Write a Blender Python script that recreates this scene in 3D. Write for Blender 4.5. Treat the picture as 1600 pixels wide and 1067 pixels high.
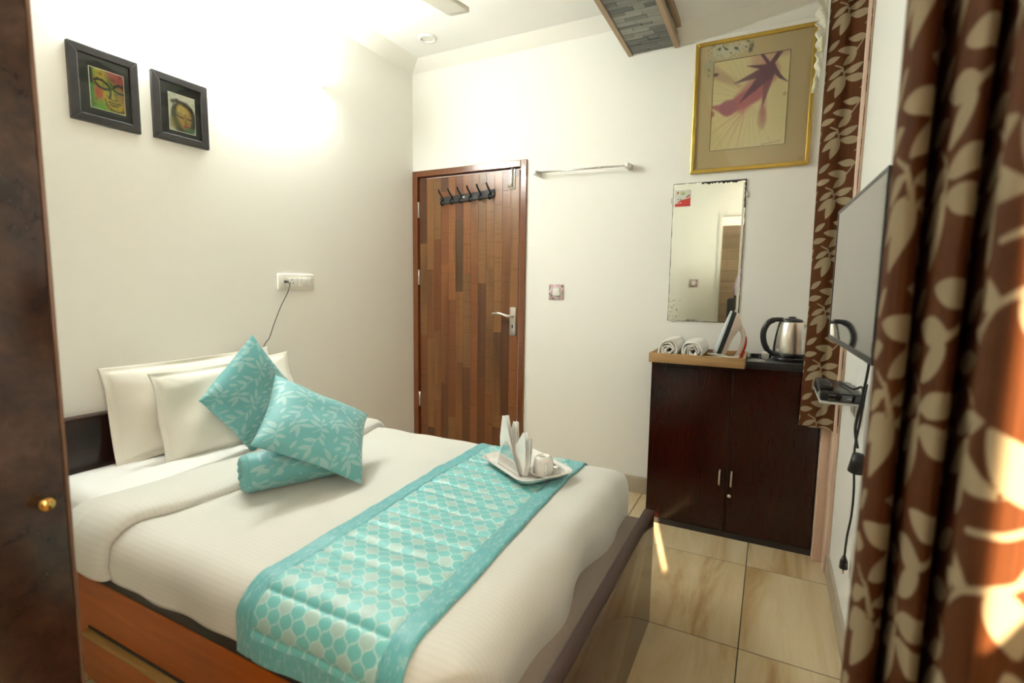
import bpy, bmesh, math, random
import numpy as np
from mathutils import Vector, Matrix
random.seed(7); RNG = np.random.default_rng(7)
S = bpy.context.scene
COL = S.collection
for o in list(bpy.data.objects): bpy.data.objects.remove(o)

# ------------------------------------------------------------------ camera
CAM = np.array([2.3578, -3.0276, 1.2386]); YAW, PITCH, ROLL, FPX = .4703, .1066, .014, 794.4
_cy, _sy = math.cos(YAW), math.sin(YAW)
Fw = np.array([-_sy*math.cos(PITCH), _cy*math.cos(PITCH), -math.sin(PITCH)])
_r = np.array([_cy, _sy, 0.]); _u = np.cross(_r, Fw)
Rt = math.cos(ROLL)*_r + math.sin(ROLL)*_u; Up = -math.sin(ROLL)*_r + math.cos(ROLL)*_u
cam = bpy.data.cameras.new('camera'); camo = bpy.data.objects.new('camera', cam); COL.objects.link(camo)
mw = Matrix.Identity(4)
for i in range(3):
    mw[i][0] = Rt[i]; mw[i][1] = Up[i]; mw[i][2] = -Fw[i]; mw[i][3] = CAM[i]
camo.matrix_world = mw
cam.sensor_width = 36; cam.lens = FPX/1600*36; cam.clip_start = .02
cam.dof.use_dof = True; cam.dof.focus_distance = 2.5; cam.dof.aperture_fstop = 2.4
S.camera = camo
# ------------------------------------------------------------------ world, sun, exposure
w = bpy.data.worlds.new('world'); S.world = w; w.use_nodes = True
bg = w.node_tree.nodes['Background']; bg.inputs[0].default_value = (1., .87, .70, 1); bg.inputs[1].default_value = 9.2
sd = bpy.data.lights.new('sun', 'SUN'); sd.energy = 18; sd.color = (1, .76, .50); sd.angle = .01
so = bpy.data.objects.new('sun', sd); COL.objects.link(so)
SUN = Vector((-.285, .958, -.51)).normalized()
so.rotation_euler = (-SUN).to_track_quat('Z', 'Y').to_euler(); so.location = (6, -12, 6)
vs = S.view_settings; vs.view_transform = 'Standard'; vs.look = 'None'; vs.gamma = 1; vs.use_curve_mapping = False
vs.exposure = 1.24
TUBE_STRENGTH = 100.0

# ------------------------------------------------------------------ helpers: objects
def link(o, parent=None):
    COL.objects.link(o)
    if parent is not None:
        o.parent = parent; o.matrix_parent_inverse = Matrix.Translation(parent.location).inverted() if parent.get('_root') else Matrix.Identity(4)
        if not parent.get('_root') and parent.parent is not None: o.matrix_parent_inverse = Matrix.Identity(4)
    return o
def tag(o, label, cat=None, group=None, kind=None):
    if label: o['label'] = label
    if cat: o['category'] = cat
    if group: o['group'] = group
    if kind: o['kind'] = kind
    return o
def thing(name, label, cat, loc, group=None, kind=None):
    o = bpy.data.objects.new(name, None); o.empty_display_size = .05
    o.location = loc; o['_root'] = 1; COL.objects.link(o)
    tag(o, label, cat, group, kind); return o
def put(name, me, mat, parent=None, smooth=False, label=None):
    o = bpy.data.objects.new(name, me)
    if mat is not None and len(me.materials) == 0: me.materials.append(mat)
    if smooth:
        for p in me.polygons: p.use_smooth = True
    link(o, parent)
    if label: o['label'] = label
    return o
def from_bm(name, bm, mat, parent=None, smooth=False, label=None):
    me = bpy.data.meshes.new(name); bm.normal_update(); bm.to_mesh(me); bm.free()
    return put(name, me, mat, parent, smooth, label)
def bm_box(bm, lo, hi, bev=0, seg=2):
    r = bmesh.ops.create_cube(bm, size=1); vs_ = r['verts']
    c = [(a+b)/2 for a, b in zip(lo, hi)]; d = [abs(b-a) for a, b in zip(lo, hi)]
    for v in vs_: v.co = Vector((c[i]+v.co[i]*d[i] for i in range(3)))
    if bev:
        es = list({e for v in vs_ for e in v.link_edges})
        bmesh.ops.bevel(bm, geom=es, offset=bev, segments=seg, profile=.5, affect='EDGES')
def box(name, lo, hi, mat, parent=None, bev=0, seg=2, label=None):
    bm = bmesh.new(); bm_box(bm, lo, hi, bev, seg); return from_bm(name, bm, mat, parent, bev > 0 and seg > 1, label)
def boxes(name, lst, mat, parent=None, bev=0):
    bm = bmesh.new()
    for lo, hi in lst: bm_box(bm, lo, hi, bev)
    return from_bm(name, bm, mat, parent)
def pyd(name, v, f, mat, parent=None, smooth=False, label=None):
    me = bpy.data.meshes.new(name); me.from_pydata([tuple(map(float, p)) for p in v], [], f); me.update()
    return put(name, me, mat, parent, smooth, label)
def grid(name, P, mat, parent=None, thick=0, attrs=None, closed_u=False, off=-1, label=None):
    nu, nv = P.shape[:2]
    idx = np.arange(nu*nv).reshape(nu, nv)
    a = idx if not closed_u else np.vstack([idx, idx[:1]])
    f = np.stack([a[:-1, :-1], a[1:, :-1], a[1:, 1:], a[:-1, 1:]], -1).reshape(-1, 4)
    me = bpy.data.meshes.new(name)
    me.vertices.add(nu*nv); me.vertices.foreach_set('co', P.reshape(-1).astype(np.float32))
    me.loops.add(f.size); me.loops.foreach_set('vertex_index', f.reshape(-1).astype(np.int32))
    me.polygons.add(len(f)); me.polygons.foreach_set('loop_start', np.arange(0, f.size, 4, dtype=np.int32))
    me.polygons.foreach_set('loop_total', np.full(len(f), 4, dtype=np.int32))
    me.polygons.foreach_set('use_smooth', np.ones(len(f), dtype=bool))
    me.update(calc_edges=True)
    for k, (typ, arr) in (attrs or {}).items():
        at = me.attributes.new(k, typ, 'POINT')
        at.data.foreach_set({'FLOAT': 'value', 'FLOAT_VECTOR': 'vector', 'FLOAT_COLOR': 'color'}[typ], np.ascontiguousarray(arr, dtype=np.float32).reshape(-1))
    o = put(name, me, mat, parent, False, label)
    if thick:
        m = o.modifiers.new('solid', 'SOLIDIFY'); m.thickness = thick; m.offset = off
    return o
def sweep(pts, rad, n=10, cap=True):
    pts = [Vector(p) for p in pts]; rs = rad if hasattr(rad, '__len__') else [rad]*len(pts)
    V, Fc = [], []; t0 = (pts[1]-pts[0]).normalized()
    ref = Vector((0, 0, 1)) if abs(t0.z) < .9 else Vector((1, 0, 0)); nrm = t0.cross(ref).normalized()
    for i, p in enumerate(pts):
        t = ((pts[min(i+1, len(pts)-1)]-p).normalized() + (p-pts[max(i-1, 0)]).normalized()).normalized()
        nrm = (nrm - t*nrm.dot(t)).normalized(); b = t.cross(nrm)
        for k in range(n):
            a = 2*math.pi*k/n; V.append(p+(nrm*math.cos(a)+b*math.sin(a))*rs[i])
    for i in range(len(pts)-1):
        for k in range(n): Fc.append((i*n+k, i*n+(k+1) % n, (i+1)*n+(k+1) % n, (i+1)*n+k))
    if cap: Fc += [tuple(range(n))[::-1], tuple(range((len(pts)-1)*n, len(pts)*n))]
    return V, Fc
def tube(name, pts, rad, mat, parent=None, n=10, label=None):
    v, f = sweep(pts, rad, n); return pyd(name, v, f, mat, parent, True, label)
def smooth_path(pts, k=8):
    P = [Vector(p) for p in pts]; out = []
    for i in range(len(P)-1):
        p0, p1, p2, p3 = P[max(i-1, 0)], P[i], P[i+1], P[min(i+2, len(P)-1)]
        for j in range(k):
            t = j/k; out.append(.5*((2*p1)+(p2-p0)*t+(2*p0-5*p1+4*p2-p3)*t*t+(3*p1-p0-3*p2+p3)*t**3))
    return out+[P[-1]]
def lathe(name, prof, c, mat, parent=None, n=40, axis='z', label=None):
    V, Fc = [], []
    for r, h in prof:
        for k in range(n):
            a = 2*math.pi*k/n; x, y = r*math.cos(a), r*math.sin(a)
            V.append({'z': (c[0]+x, c[1]+y, c[2]+h), 'y': (c[0]+x, c[1]+h, c[2]+y), 'x': (c[0]+h, c[1]+x, c[2]+y)}[axis])
    for i in range(len(prof)-1):
        for k in range(n): Fc.append((i*n+k, i*n+(k+1) % n, (i+1)*n+(k+1) % n, (i+1)*n+k))
    return pyd(name, V, Fc, mat, parent, True, label)
def prism(name, outline, axis, a0, a1, mat, parent=None, bev=0, label=None, T=None):
    """outline: 2-D polygon in the two other axes, extruded from a0 to a1 along axis"""
    n = len(outline); V = []
    for a in (a0, a1):
        for p, q in outline:
            V.append({'x': (a, p, q), 'y': (p, a, q), 'z': (p, q, a)}[axis])
    bm = bmesh.new(); bv = [bm.verts.new(T(v) if T else v) for v in V]
    bm.faces.new(bv[:n]); bm.faces.new(bv[n:][::-1])
    for i in range(n): bm.faces.new((bv[i], bv[n+i], bv[n+(i+1) % n], bv[(i+1) % n]))
    bmesh.ops.recalc_face_normals(bm, faces=bm.faces)
    if bev: bmesh.ops.bevel(bm, geom=list(bm.edges), offset=bev, segments=2, profile=.5, affect='EDGES')
    return from_bm(name, bm, mat, parent, False, label)
def snoise(x, y, seed, freq, n=14):
    r = np.random.default_rng(seed); out = np.zeros(np.broadcast(x, y).shape)
    for _ in range(n):
        a = r.uniform(0, 2*np.pi); k = freq*r.uniform(.5, 1.6); out = out+np.sin(k*(np.cos(a)*x+np.sin(a)*y)+r.uniform(0, 6.28))
    return out/math.sqrt(n)

# ------------------------------------------------------------------ helpers: materials
class NT:
    def __init__(s, name):
        s.m = bpy.data.materials.new(name); s.m.use_nodes = True; s.t = s.m.node_tree; s.n = s.t.nodes
        s.b = s.n['Principled BSDF']
    def new(s, t, **k):
        x = s.n.new(t)
        for a, b in k.items(): setattr(x, a, b)
        return x
    def set(s, node, sock, v):
        if hasattr(v, 'is_output') or isinstance(v, bpy.types.NodeSocket): s.t.links.new(v, node.inputs[sock])
        else: node.inputs[sock].default_value = v
    def math(s, op, a, b=0., c=None, clamp=False):
        x = s.new('ShaderNodeMath', operation=op, use_clamp=clamp); s.set(x, 0, a); s.set(x, 1, b)
        if c is not None: s.set(x, 2, c)
        return x.outputs[0]
    def mix(s, f, a, b, mode='MIX'):
        x = s.new('ShaderNodeMix', data_type='RGBA', blend_type=mode); s.set(x, 0, f)
        for i, v in ((6, a), (7, b)):
            s.set(x, i, v if not isinstance(v, tuple) else (*v, 1)[:4])
        return x.outputs[2]
    def coord(s, which='Object', scale=(1, 1, 1), rot=(0, 0, 0), vec=None):
        if vec is None: vec = s.new('ShaderNodeTexCoord').outputs[which]
        mp = s.new('ShaderNodeMapping'); s.t.links.new(vec, mp.inputs[0]); mp.inputs[3].default_value = scale; mp.inputs[2].default_value = rot
        return mp.outputs[0]
    def noise(s, vec, scale, detail=4, rough=.55, dist=0.):
        x = s.new('ShaderNodeTexNoise'); s.t.links.new(vec, x.inputs['Vector']); x.inputs['Scale'].default_value = scale
        x.inputs['Detail'].default_value = detail; x.inputs['Roughness'].default_value = rough; x.inputs['Distortion'].default_value = dist
        return x.outputs[0]
    def ramp(s, f, stops):
        x = s.new('ShaderNodeValToRGB'); s.t.links.new(f, x.inputs[0]); e = x.color_ramp.elements
        while len(e) < len(stops): e.new(.5)
        for k, (p, c) in zip(e, stops): k.position = p; k.color = (*c, 1)
        return x.outputs[0]
    def bump(s, h, strength=.2, dist=.002):
        x = s.new('ShaderNodeBump'); s.t.links.new(h, x.inputs['Height']); x.inputs['Strength'].default_value = strength; x.inputs['Distance'].default_value = dist
        s.t.links.new(x.outputs[0], s.b.inputs['Normal'])
    def base(s, c, rough=.5, metal=0., spec=.5, **k):
        s.set(s.b, 'Base Color', (*c, 1) if isinstance(c, tuple) else c); s.set(s.b, 'Roughness', rough); s.b.inputs['Metallic'].default_value = metal
        s.b.inputs['Specular IOR Level'].default_value = spec
        for a, v in k.items(): s.set(s.b, a.replace('_', ' '), v)
        return s.m
    def attr(s, name, out='Fac'):
        x = s.new('ShaderNodeAttribute', attribute_name=name); return x.outputs[out]
def plain(name, c, rough=.5, metal=0., nscale=60, var=.08, bump=.05, **k):
    t = NT(name); v = t.coord()
    n = t.noise(v, nscale, 3)
    t.base(t.mix(t.math('MULTIPLY', n, 1.0), tuple(x*(1-var) for x in c), tuple(min(1, x*(1+var)) for x in c)), rough, metal, **k)
    if bump: t.bump(n, bump, .001)
    return t.m
def wood(name, dark, light, axis, rough=.3, scale=1., coat=0., spec=.5):
    t = NT(name); sc = {'x': (1.2, 22, 22), 'y': (22, 1.2, 22), 'z': (22, 22, 1.2)}[axis]
    v = t.coord('Object', tuple(a*scale for a in sc))
    n = t.noise(v, 1.6, 6, .62, .4); n2 = t.noise(v, 7, 3, .5)
    f = t.math('ADD', t.math('MULTIPLY', n, .75), t.math('MULTIPLY', n2, .25))
    t.base(t.ramp(f, [(.3, dark), (.7, light)]), rough, spec=spec, Coat_Weight=coat); t.bump(n2, .06, .001)
    return t.m
M = {}
def wallmat(name, c, rough=.55):
    t = NT(name); v = t.coord(); n = t.noise(v, 1.3, 4); f = t.noise(v, 130, 3)
    t.base(t.mix(n, tuple(x*.965 for x in c), c), rough, spec=.35); t.bump(f, .09, .0015); return t.m
M['wall'] = wallmat('cream_wall_paint', (.90, .894, .835))
M['ceil'] = wallmat('white_ceiling_paint', (.91, .905, .87))
M['cove'] = wallmat('cream_cornice_paint', (.87, .855, .785))
M['white'] = plain('white_plastic', (.80, .79, .74), .35)
M['offwhite'] = plain('ivory_plastic', (.76, .74, .65), .35)
M['ceramic'] = plain('glazed_white_ceramic', (.82, .81, .77), .12, Coat_Weight=.4)
M['paper'] = plain('white_paper_napkin', (.86, .85, .81), .9, nscale=300)
M['sheet'] = plain('white_cotton_sheet', (.80, .80, .77), .9, nscale=400, var=.03, bump=.1)
M['pillow'] = plain('ivory_cotton_pillowcase', (.74, .715, .63), .9, nscale=400, var=.03, bump=.1)
M['black'] = plain('black_plastic', (.012, .012, .013), .3)
M['blackmat'] = plain('matt_black', (.011, .010, .010), .55)
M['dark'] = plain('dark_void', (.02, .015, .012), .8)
M['steel'] = plain('brushed_steel', (.62, .60, .56), .28, 1., nscale=200, var=.05)
M['chrome'] = plain('bright_chrome', (.75, .74, .72), .12, 1., var=.02, bump=0)
M['brass'] = plain('polished_brass', (.75, .42, .12), .2, 1., var=.04)
M['gold'] = plain('gold_frame_moulding', (.62, .43, .10), .28, .9, nscale=30, var=.12)
M['darkframe'] = plain('worn_charcoal_frame', (.03, .028, .027), .38, nscale=18, var=.5)
M['blackmount'] = plain('black_picture_mount', (.008, .010, .009), .35)
M['redplastic'] = plain('red_plastic', (.55, .01, .012), .3)
M['tanwood'] = wood('light_brown_wood', (.30, .17, .065), (.46, .28, .12), 'x', .45)
M['tantrim'] = wood('pale_brown_batten', (.34, .235, .14), (.44, .32, .21), 'y', .5)
M['orange'] = wood('orange_stained_wood', (.25, .050, .004), (.38, .090, .008), 'x', .38, spec=.3)
M['ochre'] = wood('ochre_edge_wood', (.25, .14, .03), (.36, .21, .06), 'x', .5)
M['foot'] = wood('glossy_dark_brown_laminate', (.045, .017, .008), (.075, .028, .012), 'y', .10, spec=.6)
M['footedge'] = wood('dark_edge_laminate', (.022, .009, .005), (.04, .016, .009), 'y', .45, spec=.3)
M['head'] = wood('dark_glossy_headboard', (.012, .004, .003), (.026, .008, .005), 'y', .2, scale=2.)
M['cab'] = wood('dark_mahogany_laminate', (.010, .0018, .0010), (.030, .0050, .0020), 'z', .17, scale=4.5, spec=.35)
M['frame'] = plain('brown_enamel_paint', (.16, .052, .017), .22, nscale=25, var=.15, Coat_Weight=.3)
M['framered'] = plain('red_brown_rebate_paint', (.09, .008, .005), .3)
M['ply'] = plain('grey_brown_platform_board', (.30, .25, .21), .7)
M['grout'] = plain('dark_grout', (.055, .045, .035), .9)
M['base'] = plain('beige_skirting_tile', (.42, .36, .27), .3, nscale=9, var=.2)
M['sunleak'] = plain('peach_sun_leak', (.72, .52, .40), .45)  # warm sunlight leaking past the curtain, put into a colour
def m_tile():
    t = NT('beige_streaked_floor_tile'); oi = t.new('ShaderNodeObjectInfo')
    tc = t.new('ShaderNodeTexCoord'); a = t.new('ShaderNodeVectorMath', operation='ADD'); t.t.links.new(tc.outputs['Object'], a.inputs[0])
    mu = t.new('ShaderNodeVectorMath', operation='SCALE'); t.t.links.new(oi.outputs['Location'], mu.inputs[0]); mu.inputs['Scale'].default_value = 3.7
    t.t.links.new(mu.outputs[0], a.inputs[1])
    v = t.coord(scale=(5.5, .8, 1), vec=a.outputs[0], rot=(0, 0, .06)); n = t.noise(v, 1.1, 6, .6, .7); n2 = t.noise(t.coord(scale=(60, 7, 1), vec=a.outputs[0]), 1.5, 4)
    c = t.ramp(n, [(.36, (.43, .27, .115)), (.46, (.58, .45, .26)), (.60, (.67, .55, .355))])
    c = t.mix(t.math('MULTIPLY', n2, .35), c, (.47, .35, .20)); t.base(c, .17, spec=.5); t.bump(n2, .02, .0005); return t.m
M['tile'] = m_tile()
def m_plank(name, stops, rough, grain='z', dark=(.035, .014, .006)):
    t = NT(name); oi = t.new('ShaderNodeObjectInfo'); rnd = oi.outputs['Random']
    tc = t.new('ShaderNodeTexCoord'); a = t.new('ShaderNodeVectorMath', operation='ADD'); t.t.links.new(tc.outputs['Object'], a.inputs[0])
    cb = t.new('ShaderNodeCombineXYZ'); 
    for i in range(3): t.t.links.new(t.math('MULTIPLY', rnd, 31.7+9*i), cb.inputs[i])
    t.t.links.new(cb.outputs[0], a.inputs[1])
    sc = {'z': (16, 16, 1.4), 'x': (1.2, 14, 14)}[grain]
    n = t.noise(t.coord(scale=sc, vec=a.outputs[0]), 1.5, 6, .65, .6)
    big = t.noise(t.coord(scale=tuple(.28*x for x in sc), vec=a.outputs[0]), 1.6, 2, .5, .3)
    saw = t.noise(t.coord(scale={'z': (2, 2, 60), 'x': (60, 2, 2)}[grain], vec=a.outputs[0]), 1.3, 3)
    c = t.ramp(rnd, stops)
    c = t.mix(t.math('MULTIPLY', n, .55), c, tuple(x*2.2 for x in dark))
    k = t.new('ShaderNodeMapRange'); t.t.links.new(big, k.inputs[0]); k.inputs[1].default_value = .52; k.inputs[2].default_value = .72; k.inputs[4].default_value = .8
    c = t.mix(k.outputs[0], c, dark)
    k2 = t.new('ShaderNodeMapRange'); t.t.links.new(saw, k2.inputs[0]); k2.inputs[1].default_value = .56; k2.inputs[2].default_value = .75; k2.inputs[4].default_value = .4
    c = t.mix(k2.outputs[0], c, dark)
    t.base(c, rough); return t.m
M['plank'] = m_plank('reclaimed_plank_laminate', [(0, (.085, .036, .018)), (.12, (.14, .047, .018)), (.35, (.21, .072, .024)), (.6, (.27, .105, .034)), (.8, (.255, .12, .042)), (1, (.18, .095, .04))], .3)
M['hallplank'] = m_plank('grey_brown_wall_plank', [(0, (.16, .12, .075)), (.5, (.24, .18, .11)), (1, (.30, .23, .15))], .5, 'x', (.10, .075, .05))
def m_stone():
    t = NT('grey_ledge_stone_strip'); oi = t.new('ShaderNodeObjectInfo')
    n = t.noise(t.coord(scale=(1, 1, 1)), 45, 5, .7); n2 = t.noise(t.coord(scale=(60, 8, 8)), 2, 3)
    c = t.ramp(oi.outputs['Random'], [(0, (.060, .062, .056)), (.35, (.11, .11, .098)), (.55, (.19, .19, .165)), (.75, (.31, .315, .27)), (1, (.38, .385, .33))])
    c = t.mix(t.math('MULTIPLY', n, .6), c, (.10, .10, .09)); t.base(c, .45); t.bump(n, .25, .002); return t.m
M['stone'] = m_stone()
def m_curtain():
    t = NT('brown_leaf_jacquard_curtain'); sdf = t.attr('leaf'); uv = t.attr('cloth', 'Vector')
    k = t.new('ShaderNodeMapRange'); t.t.links.new(sdf, k.inputs[0]); k.inputs[1].default_value = .0007; k.inputs[2].default_value = -.0007
    st = t.noise(t.coord(scale=(420, 3, 1), vec=uv), 1, 3); fine = t.noise(t.coord(scale=(900, 900, 1), vec=uv), 1, 2)
    br = t.ramp(st, [(.3, (.048, .014, .004)), (.7, (.118, .038, .011))])
    lf = t.mix(fine, (.28, .215, .125), (.36, .285, .175))
    c = t.mix(k.outputs[0], br, lf)
    t.base(c, t.math('ADD', .75, t.math('MULTIPLY', k.outputs[0], .05)), spec=.12, Sheen_Weight=.0)
    # the cloth lets part of the light through
    tr = t.new('ShaderNodeBsdfTranslucent'); t.t.links.new(t.mix(.5, c, (.75, .36, .10)), tr.inputs[0])
    mx = t.new('ShaderNodeMixShader'); mx.inputs[0].default_value = .16
    out = t.n['Material Output']; t.t.links.new(t.b.outputs[0], mx.inputs[1]); t.t.links.new(tr.outputs[0], mx.inputs[2]); t.t.links.new(mx.outputs[0], out.inputs[0])
    t.bump(st, .15, .001); return t.m
M['curtain'] = m_curtain()
def m_cushion():
    t = NT('teal_leaf_damask'); sdf = t.attr('leaf'); uv = t.attr('cloth', 'Vector')
    k = t.new('ShaderNodeMapRange'); t.t.links.new(sdf, k.inputs[0]); k.inputs[1].default_value = .0006; k.inputs[2].default_value = -.0006; k.inputs[4].default_value = .55
    fine = t.noise(t.coord(scale=(700, 700, 1), vec=uv), 1, 2)
    c = t.mix(k.outputs[0], t.mix(fine, (.115, .36, .375), (.145, .42, .43)), (.38, .56, .54))
    t.base(c, t.math('SUBTRACT', .55, t.math('MULTIPLY', k.outputs[0], .15)), Sheen_Weight=.2); t.bump(fine, .12, .001); return t.m
M['cushion'] = m_cushion()
M['tealplain'] = plain('plain_teal_satin', (.14, .49, .54), .5, nscale=200)
def m_runner():
    t = NT('teal_quilted_ogee_runner'); uv = t.attr('cloth', 'Vector'); bd = t.attr('border')
    sp = t.new('ShaderNodeSeparateXYZ'); t.t.links.new(uv, sp.inputs[0]); X, Y = sp.outputs[0], sp.outputs[1]
    a = t.math('DIVIDE', X, .040); b_ = t.math('DIVIDE', Y, .048); p0 = t.math('ADD', a, b_); q0 = t.math('SUBTRACT', a, b_); TP = 2*math.pi
    p = t.math('ADD', p0, t.math('MULTIPLY', t.math('SINE', t.math('MULTIPLY', q0, TP)), .085)); q = t.math('ADD', q0, t.math('MULTIPLY', t.math('SINE', t.math('MULTIPLY', p0, TP)), .085))
    def edge(x): return t.math('ABSOLUTE', t.math('SUBTRACT', t.math('FRACT', t.math('ADD', x, .5)), .5))
    k = t.new('ShaderNodeMapRange'); t.t.links.new(t.math('MINIMUM', edge(p), edge(q)), k.inputs[0]); k.inputs[1].default_value = .08; k.inputs[2].default_value = .05
    odd = lambda x: t.math('GREATER_THAN', t.math('FRACT', t.math('MULTIPLY', t.math('FLOOR', x), .5)), .25)
    sil = t.math('MULTIPLY', odd(p), odd(q))
    teal = (.125, .46, .47); tl = t.mix(t.noise(t.coord(scale=(600, 60, 1), vec=uv), 1, 2), teal, (.18, .53, .53))
    c = t.mix(sil, tl, (.36, .54, .51)); c = t.mix(t.math('MULTIPLY', k.outputs[0], .6), c, (.54, .70, .67))
    nb = t.noise(t.coord(scale=(120, 40, 1), vec=uv), 1, 4, .7); kb = t.new('ShaderNodeMapRange'); t.t.links.new(nb, kb.inputs[0]); kb.inputs[1].default_value = .52; kb.inputs[2].default_value = .62
    bc = t.mix(t.math('MULTIPLY', kb.outputs[0], .6), (.115, .40, .43), (.36, .60, .60))
    c = t.mix(t.math('GREATER_THAN', bd, .5), c, bc)
    t.base(c, .42, Sheen_Weight=.15); t.bump(t.noise(t.coord(scale=(900, 900, 1), vec=uv), 1, 2), .1, .001); return t.m
M['runner'] = m_runner()
def m_duvet():
    t = NT('cream_striped_cotton_duvet'); uv = t.attr('cloth', 'Vector'); sp = t.new('ShaderNodeSeparateXYZ'); t.t.links.new(uv, sp.inputs[0])
    s1 = t.math('SINE', t.math('MULTIPLY', sp.outputs[1], 2*math.pi/.014)); f = t.math('MULTIPLY_ADD', s1, .5, .5)
    t.base(t.mix(f, (.61, .605, .555), (.64, .635, .585)), t.math('MULTIPLY_ADD', f, .15, .7), Sheen_Weight=.2)
    t.bump(t.noise(t.coord(scale=(900, 900, 1), vec=uv), 1, 2), .1, .001); return t.m
M['duvet'] = m_duvet()
def m_vcol(name, rough=.5, **k):
    t = NT(name); n = t.noise(t.coord(), 220, 3)
    t.base(t.mix(t.math('MULTIPLY', n, .18), t.attr('Col', 'Color'), (.02, .02, .02)), rough, **k); return t.m
M['paint'] = m_vcol('printed_picture', .35)
M['matboard'] = m_vcol('stained_tan_mount', .6)
def m_glass(name, tint=(.96, .98, .97)):
    t = NT(name); tr = t.new('ShaderNodeBsdfTransparent'); tr.inputs[0].default_value = (*tint, 1); gl = t.new('ShaderNodeBsdfGlossy'); gl.inputs['Roughness'].default_value = .03
    lw = t.new('ShaderNodeLayerWeight'); lw.inputs[0].default_value = .5; mx = t.new('ShaderNodeMixShader')
    t.t.links.new(t.math('MULTIPLY_ADD', t.math('POWER', lw.outputs['Facing'], 5.), .9, .035), mx.inputs[0]); t.t.links.new(tr.outputs[0], mx.inputs[1]); t.t.links.new(gl.outputs[0], mx.inputs[2])
    t.t.links.new(mx.outputs[0], t.n['Material Output'].inputs[0]); return t.m
M['glass'] = m_glass('clear_glass')
M['mirror'] = plain('silvered_mirror', (.86, .90, .83), .015, 1., var=.01, bump=0)
M['screen'] = plain('glossy_tv_screen', (.012, .013, .014), .05, 0., var=.1, bump=0, spec=.9, Coat_Weight=1., Coat_Roughness=.03)
def m_wardrobe():
    t = NT('dark_mottled_brown_panel'); v = t.coord(); n = t.noise(v, 9, 6, .7, .3)
    t.base(t.ramp(n, [(.3, (.014, .006, .004)), (.55, (.045, .022, .014)), (.75, (.085, .045, .03))]), .18, spec=.5); return t.m
M['wardrobe'] = m_wardrobe()
def m_emit(name, c, s):
    t = NT(name); t.base((.8, .8, .8), .4); t.b.inputs['Emission Color'].default_value = (*c, 1); t.b.inputs['Emission Strength'].default_value = s; return t.m
M['tubeglow'] = m_emit('lit_led_diffuser', (.96, 1., .94), TUBE_STRENGTH)
M['hallglow'] = m_emit('hall_fill_glow', (1., .86, .66), 26.)
M['kettle'] = plain('brushed_kettle_steel', (.72, .68, .61), .33, 1., nscale=300, var=.04)
M['towel'] = plain('white_terry_towel', (.80, .79, .74), .95, nscale=500, var=.06, bump=.5)
M['sole'] = plain('grey_blue_soleplate', (.60, .67, .69), .35, .1)
M['ironbody'] = plain('pale_peach_plastic', (.74, .62, .53), .3)
M['skin'] = plain('skin', (.42, .24, .15), .5)
M['hair'] = plain('black_hair', (.012, .01, .009), .5)
M['trouser'] = plain('dark_trousers', (.02, .02, .024), .8)
def m_shirt():
    t = NT('lilac_striped_shirt'); n = t.noise(t.coord(scale=(30, 30, 4)), 1.4, 3)
    t.base(t.ramp(n, [(.35, (.22, .13, .25)), (.5, (.52, .40, .53)), (.68, (.70, .60, .68))]), .7); return t.m
M['shirt'] = m_shirt()

# ------------------------------------------------------------------ pattern and picture painting
def leaf_field(U, V, scale=1., unit=(.25, .247), fat=.95):
    """signed distance (m) to a repeating vine-and-leaf motif; U,V in metres"""
    k = .369e-3
    leaves = [((655, 285), (860, 235), 34), ((665, 345), (915, 395), 38), ((655, 340), (580, 560), 36), ((640, 330), (490, 465), 32), ((625, 260), (500, 345), 26),
              ((995, 410), (870, 240), 44), ((1030, 310), (958, 110), 42), ((1000, 450), (1125, 520), 34), ((1050, 330), (1150, 230), 28), ((1040, 385), (1150, 345), 22),
              ((985, 530), (1022, 645), 24), ((925, 590), (975, 755), 34), ((865, 630), (660, 600), 36), ((770, 735), (570, 715), 38), ((760, 760), (635, 885), 34),
              ((470, 700), (585, 600), 26), ((450, 825), (600, 785), 30)]
    stems = [[(560, 200), (630, 240), (655, 330)], [(840, 500), (930, 475), (1000, 430), (1040, 350), (1075, 300)], [(1000, 475), (960, 580), (850, 645), (700, 800)]]
    k *= scale; un = unit[0]*scale, unit[1]*scale
    u = np.mod(U, un[0])/k; v = np.mod(-V, un[1])/k
    W, H = un[0]/k, un[1]/k
    best = np.full(U.shape, 1e3)
    for du in (-1, 0, 1):
        for dv in (-1, 0, 1):
            uu = u+du*W+470; vv = v+dv*H+200
            for a, b, w in leaves:
                dx, dy = b[0]-a[0], b[1]-a[1]; L = math.hypot(dx, dy); dx, dy = dx/L, dy/L
                t = ((uu-a[0])*dx+(vv-a[1])*dy)/L; d = np.abs(-(uu-a[0])*dy+(vv-a[1])*dx)
                tt = np.clip(t, 0, 1); wid = w*fat*np.sin(np.pi*tt**.85)**.8
                best = np.minimum(best, np.where((t > 0) & (t < 1), d-wid, np.hypot((t-tt)*L, d)))
            for s in stems:
                for a, b in zip(s[:-1], s[1:]):
                    ex, ey = b[0]-a[0], b[1]-a[1]; tt = np.clip(((uu-a[0])*ex+(vv-a[1])*ey)/(ex*ex+ey*ey), 0, 1)
                    best = np.minimum(best, np.hypot(uu-a[0]-tt*ex, vv-a[1]-tt*ey)-8.5)
    return best*k
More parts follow.
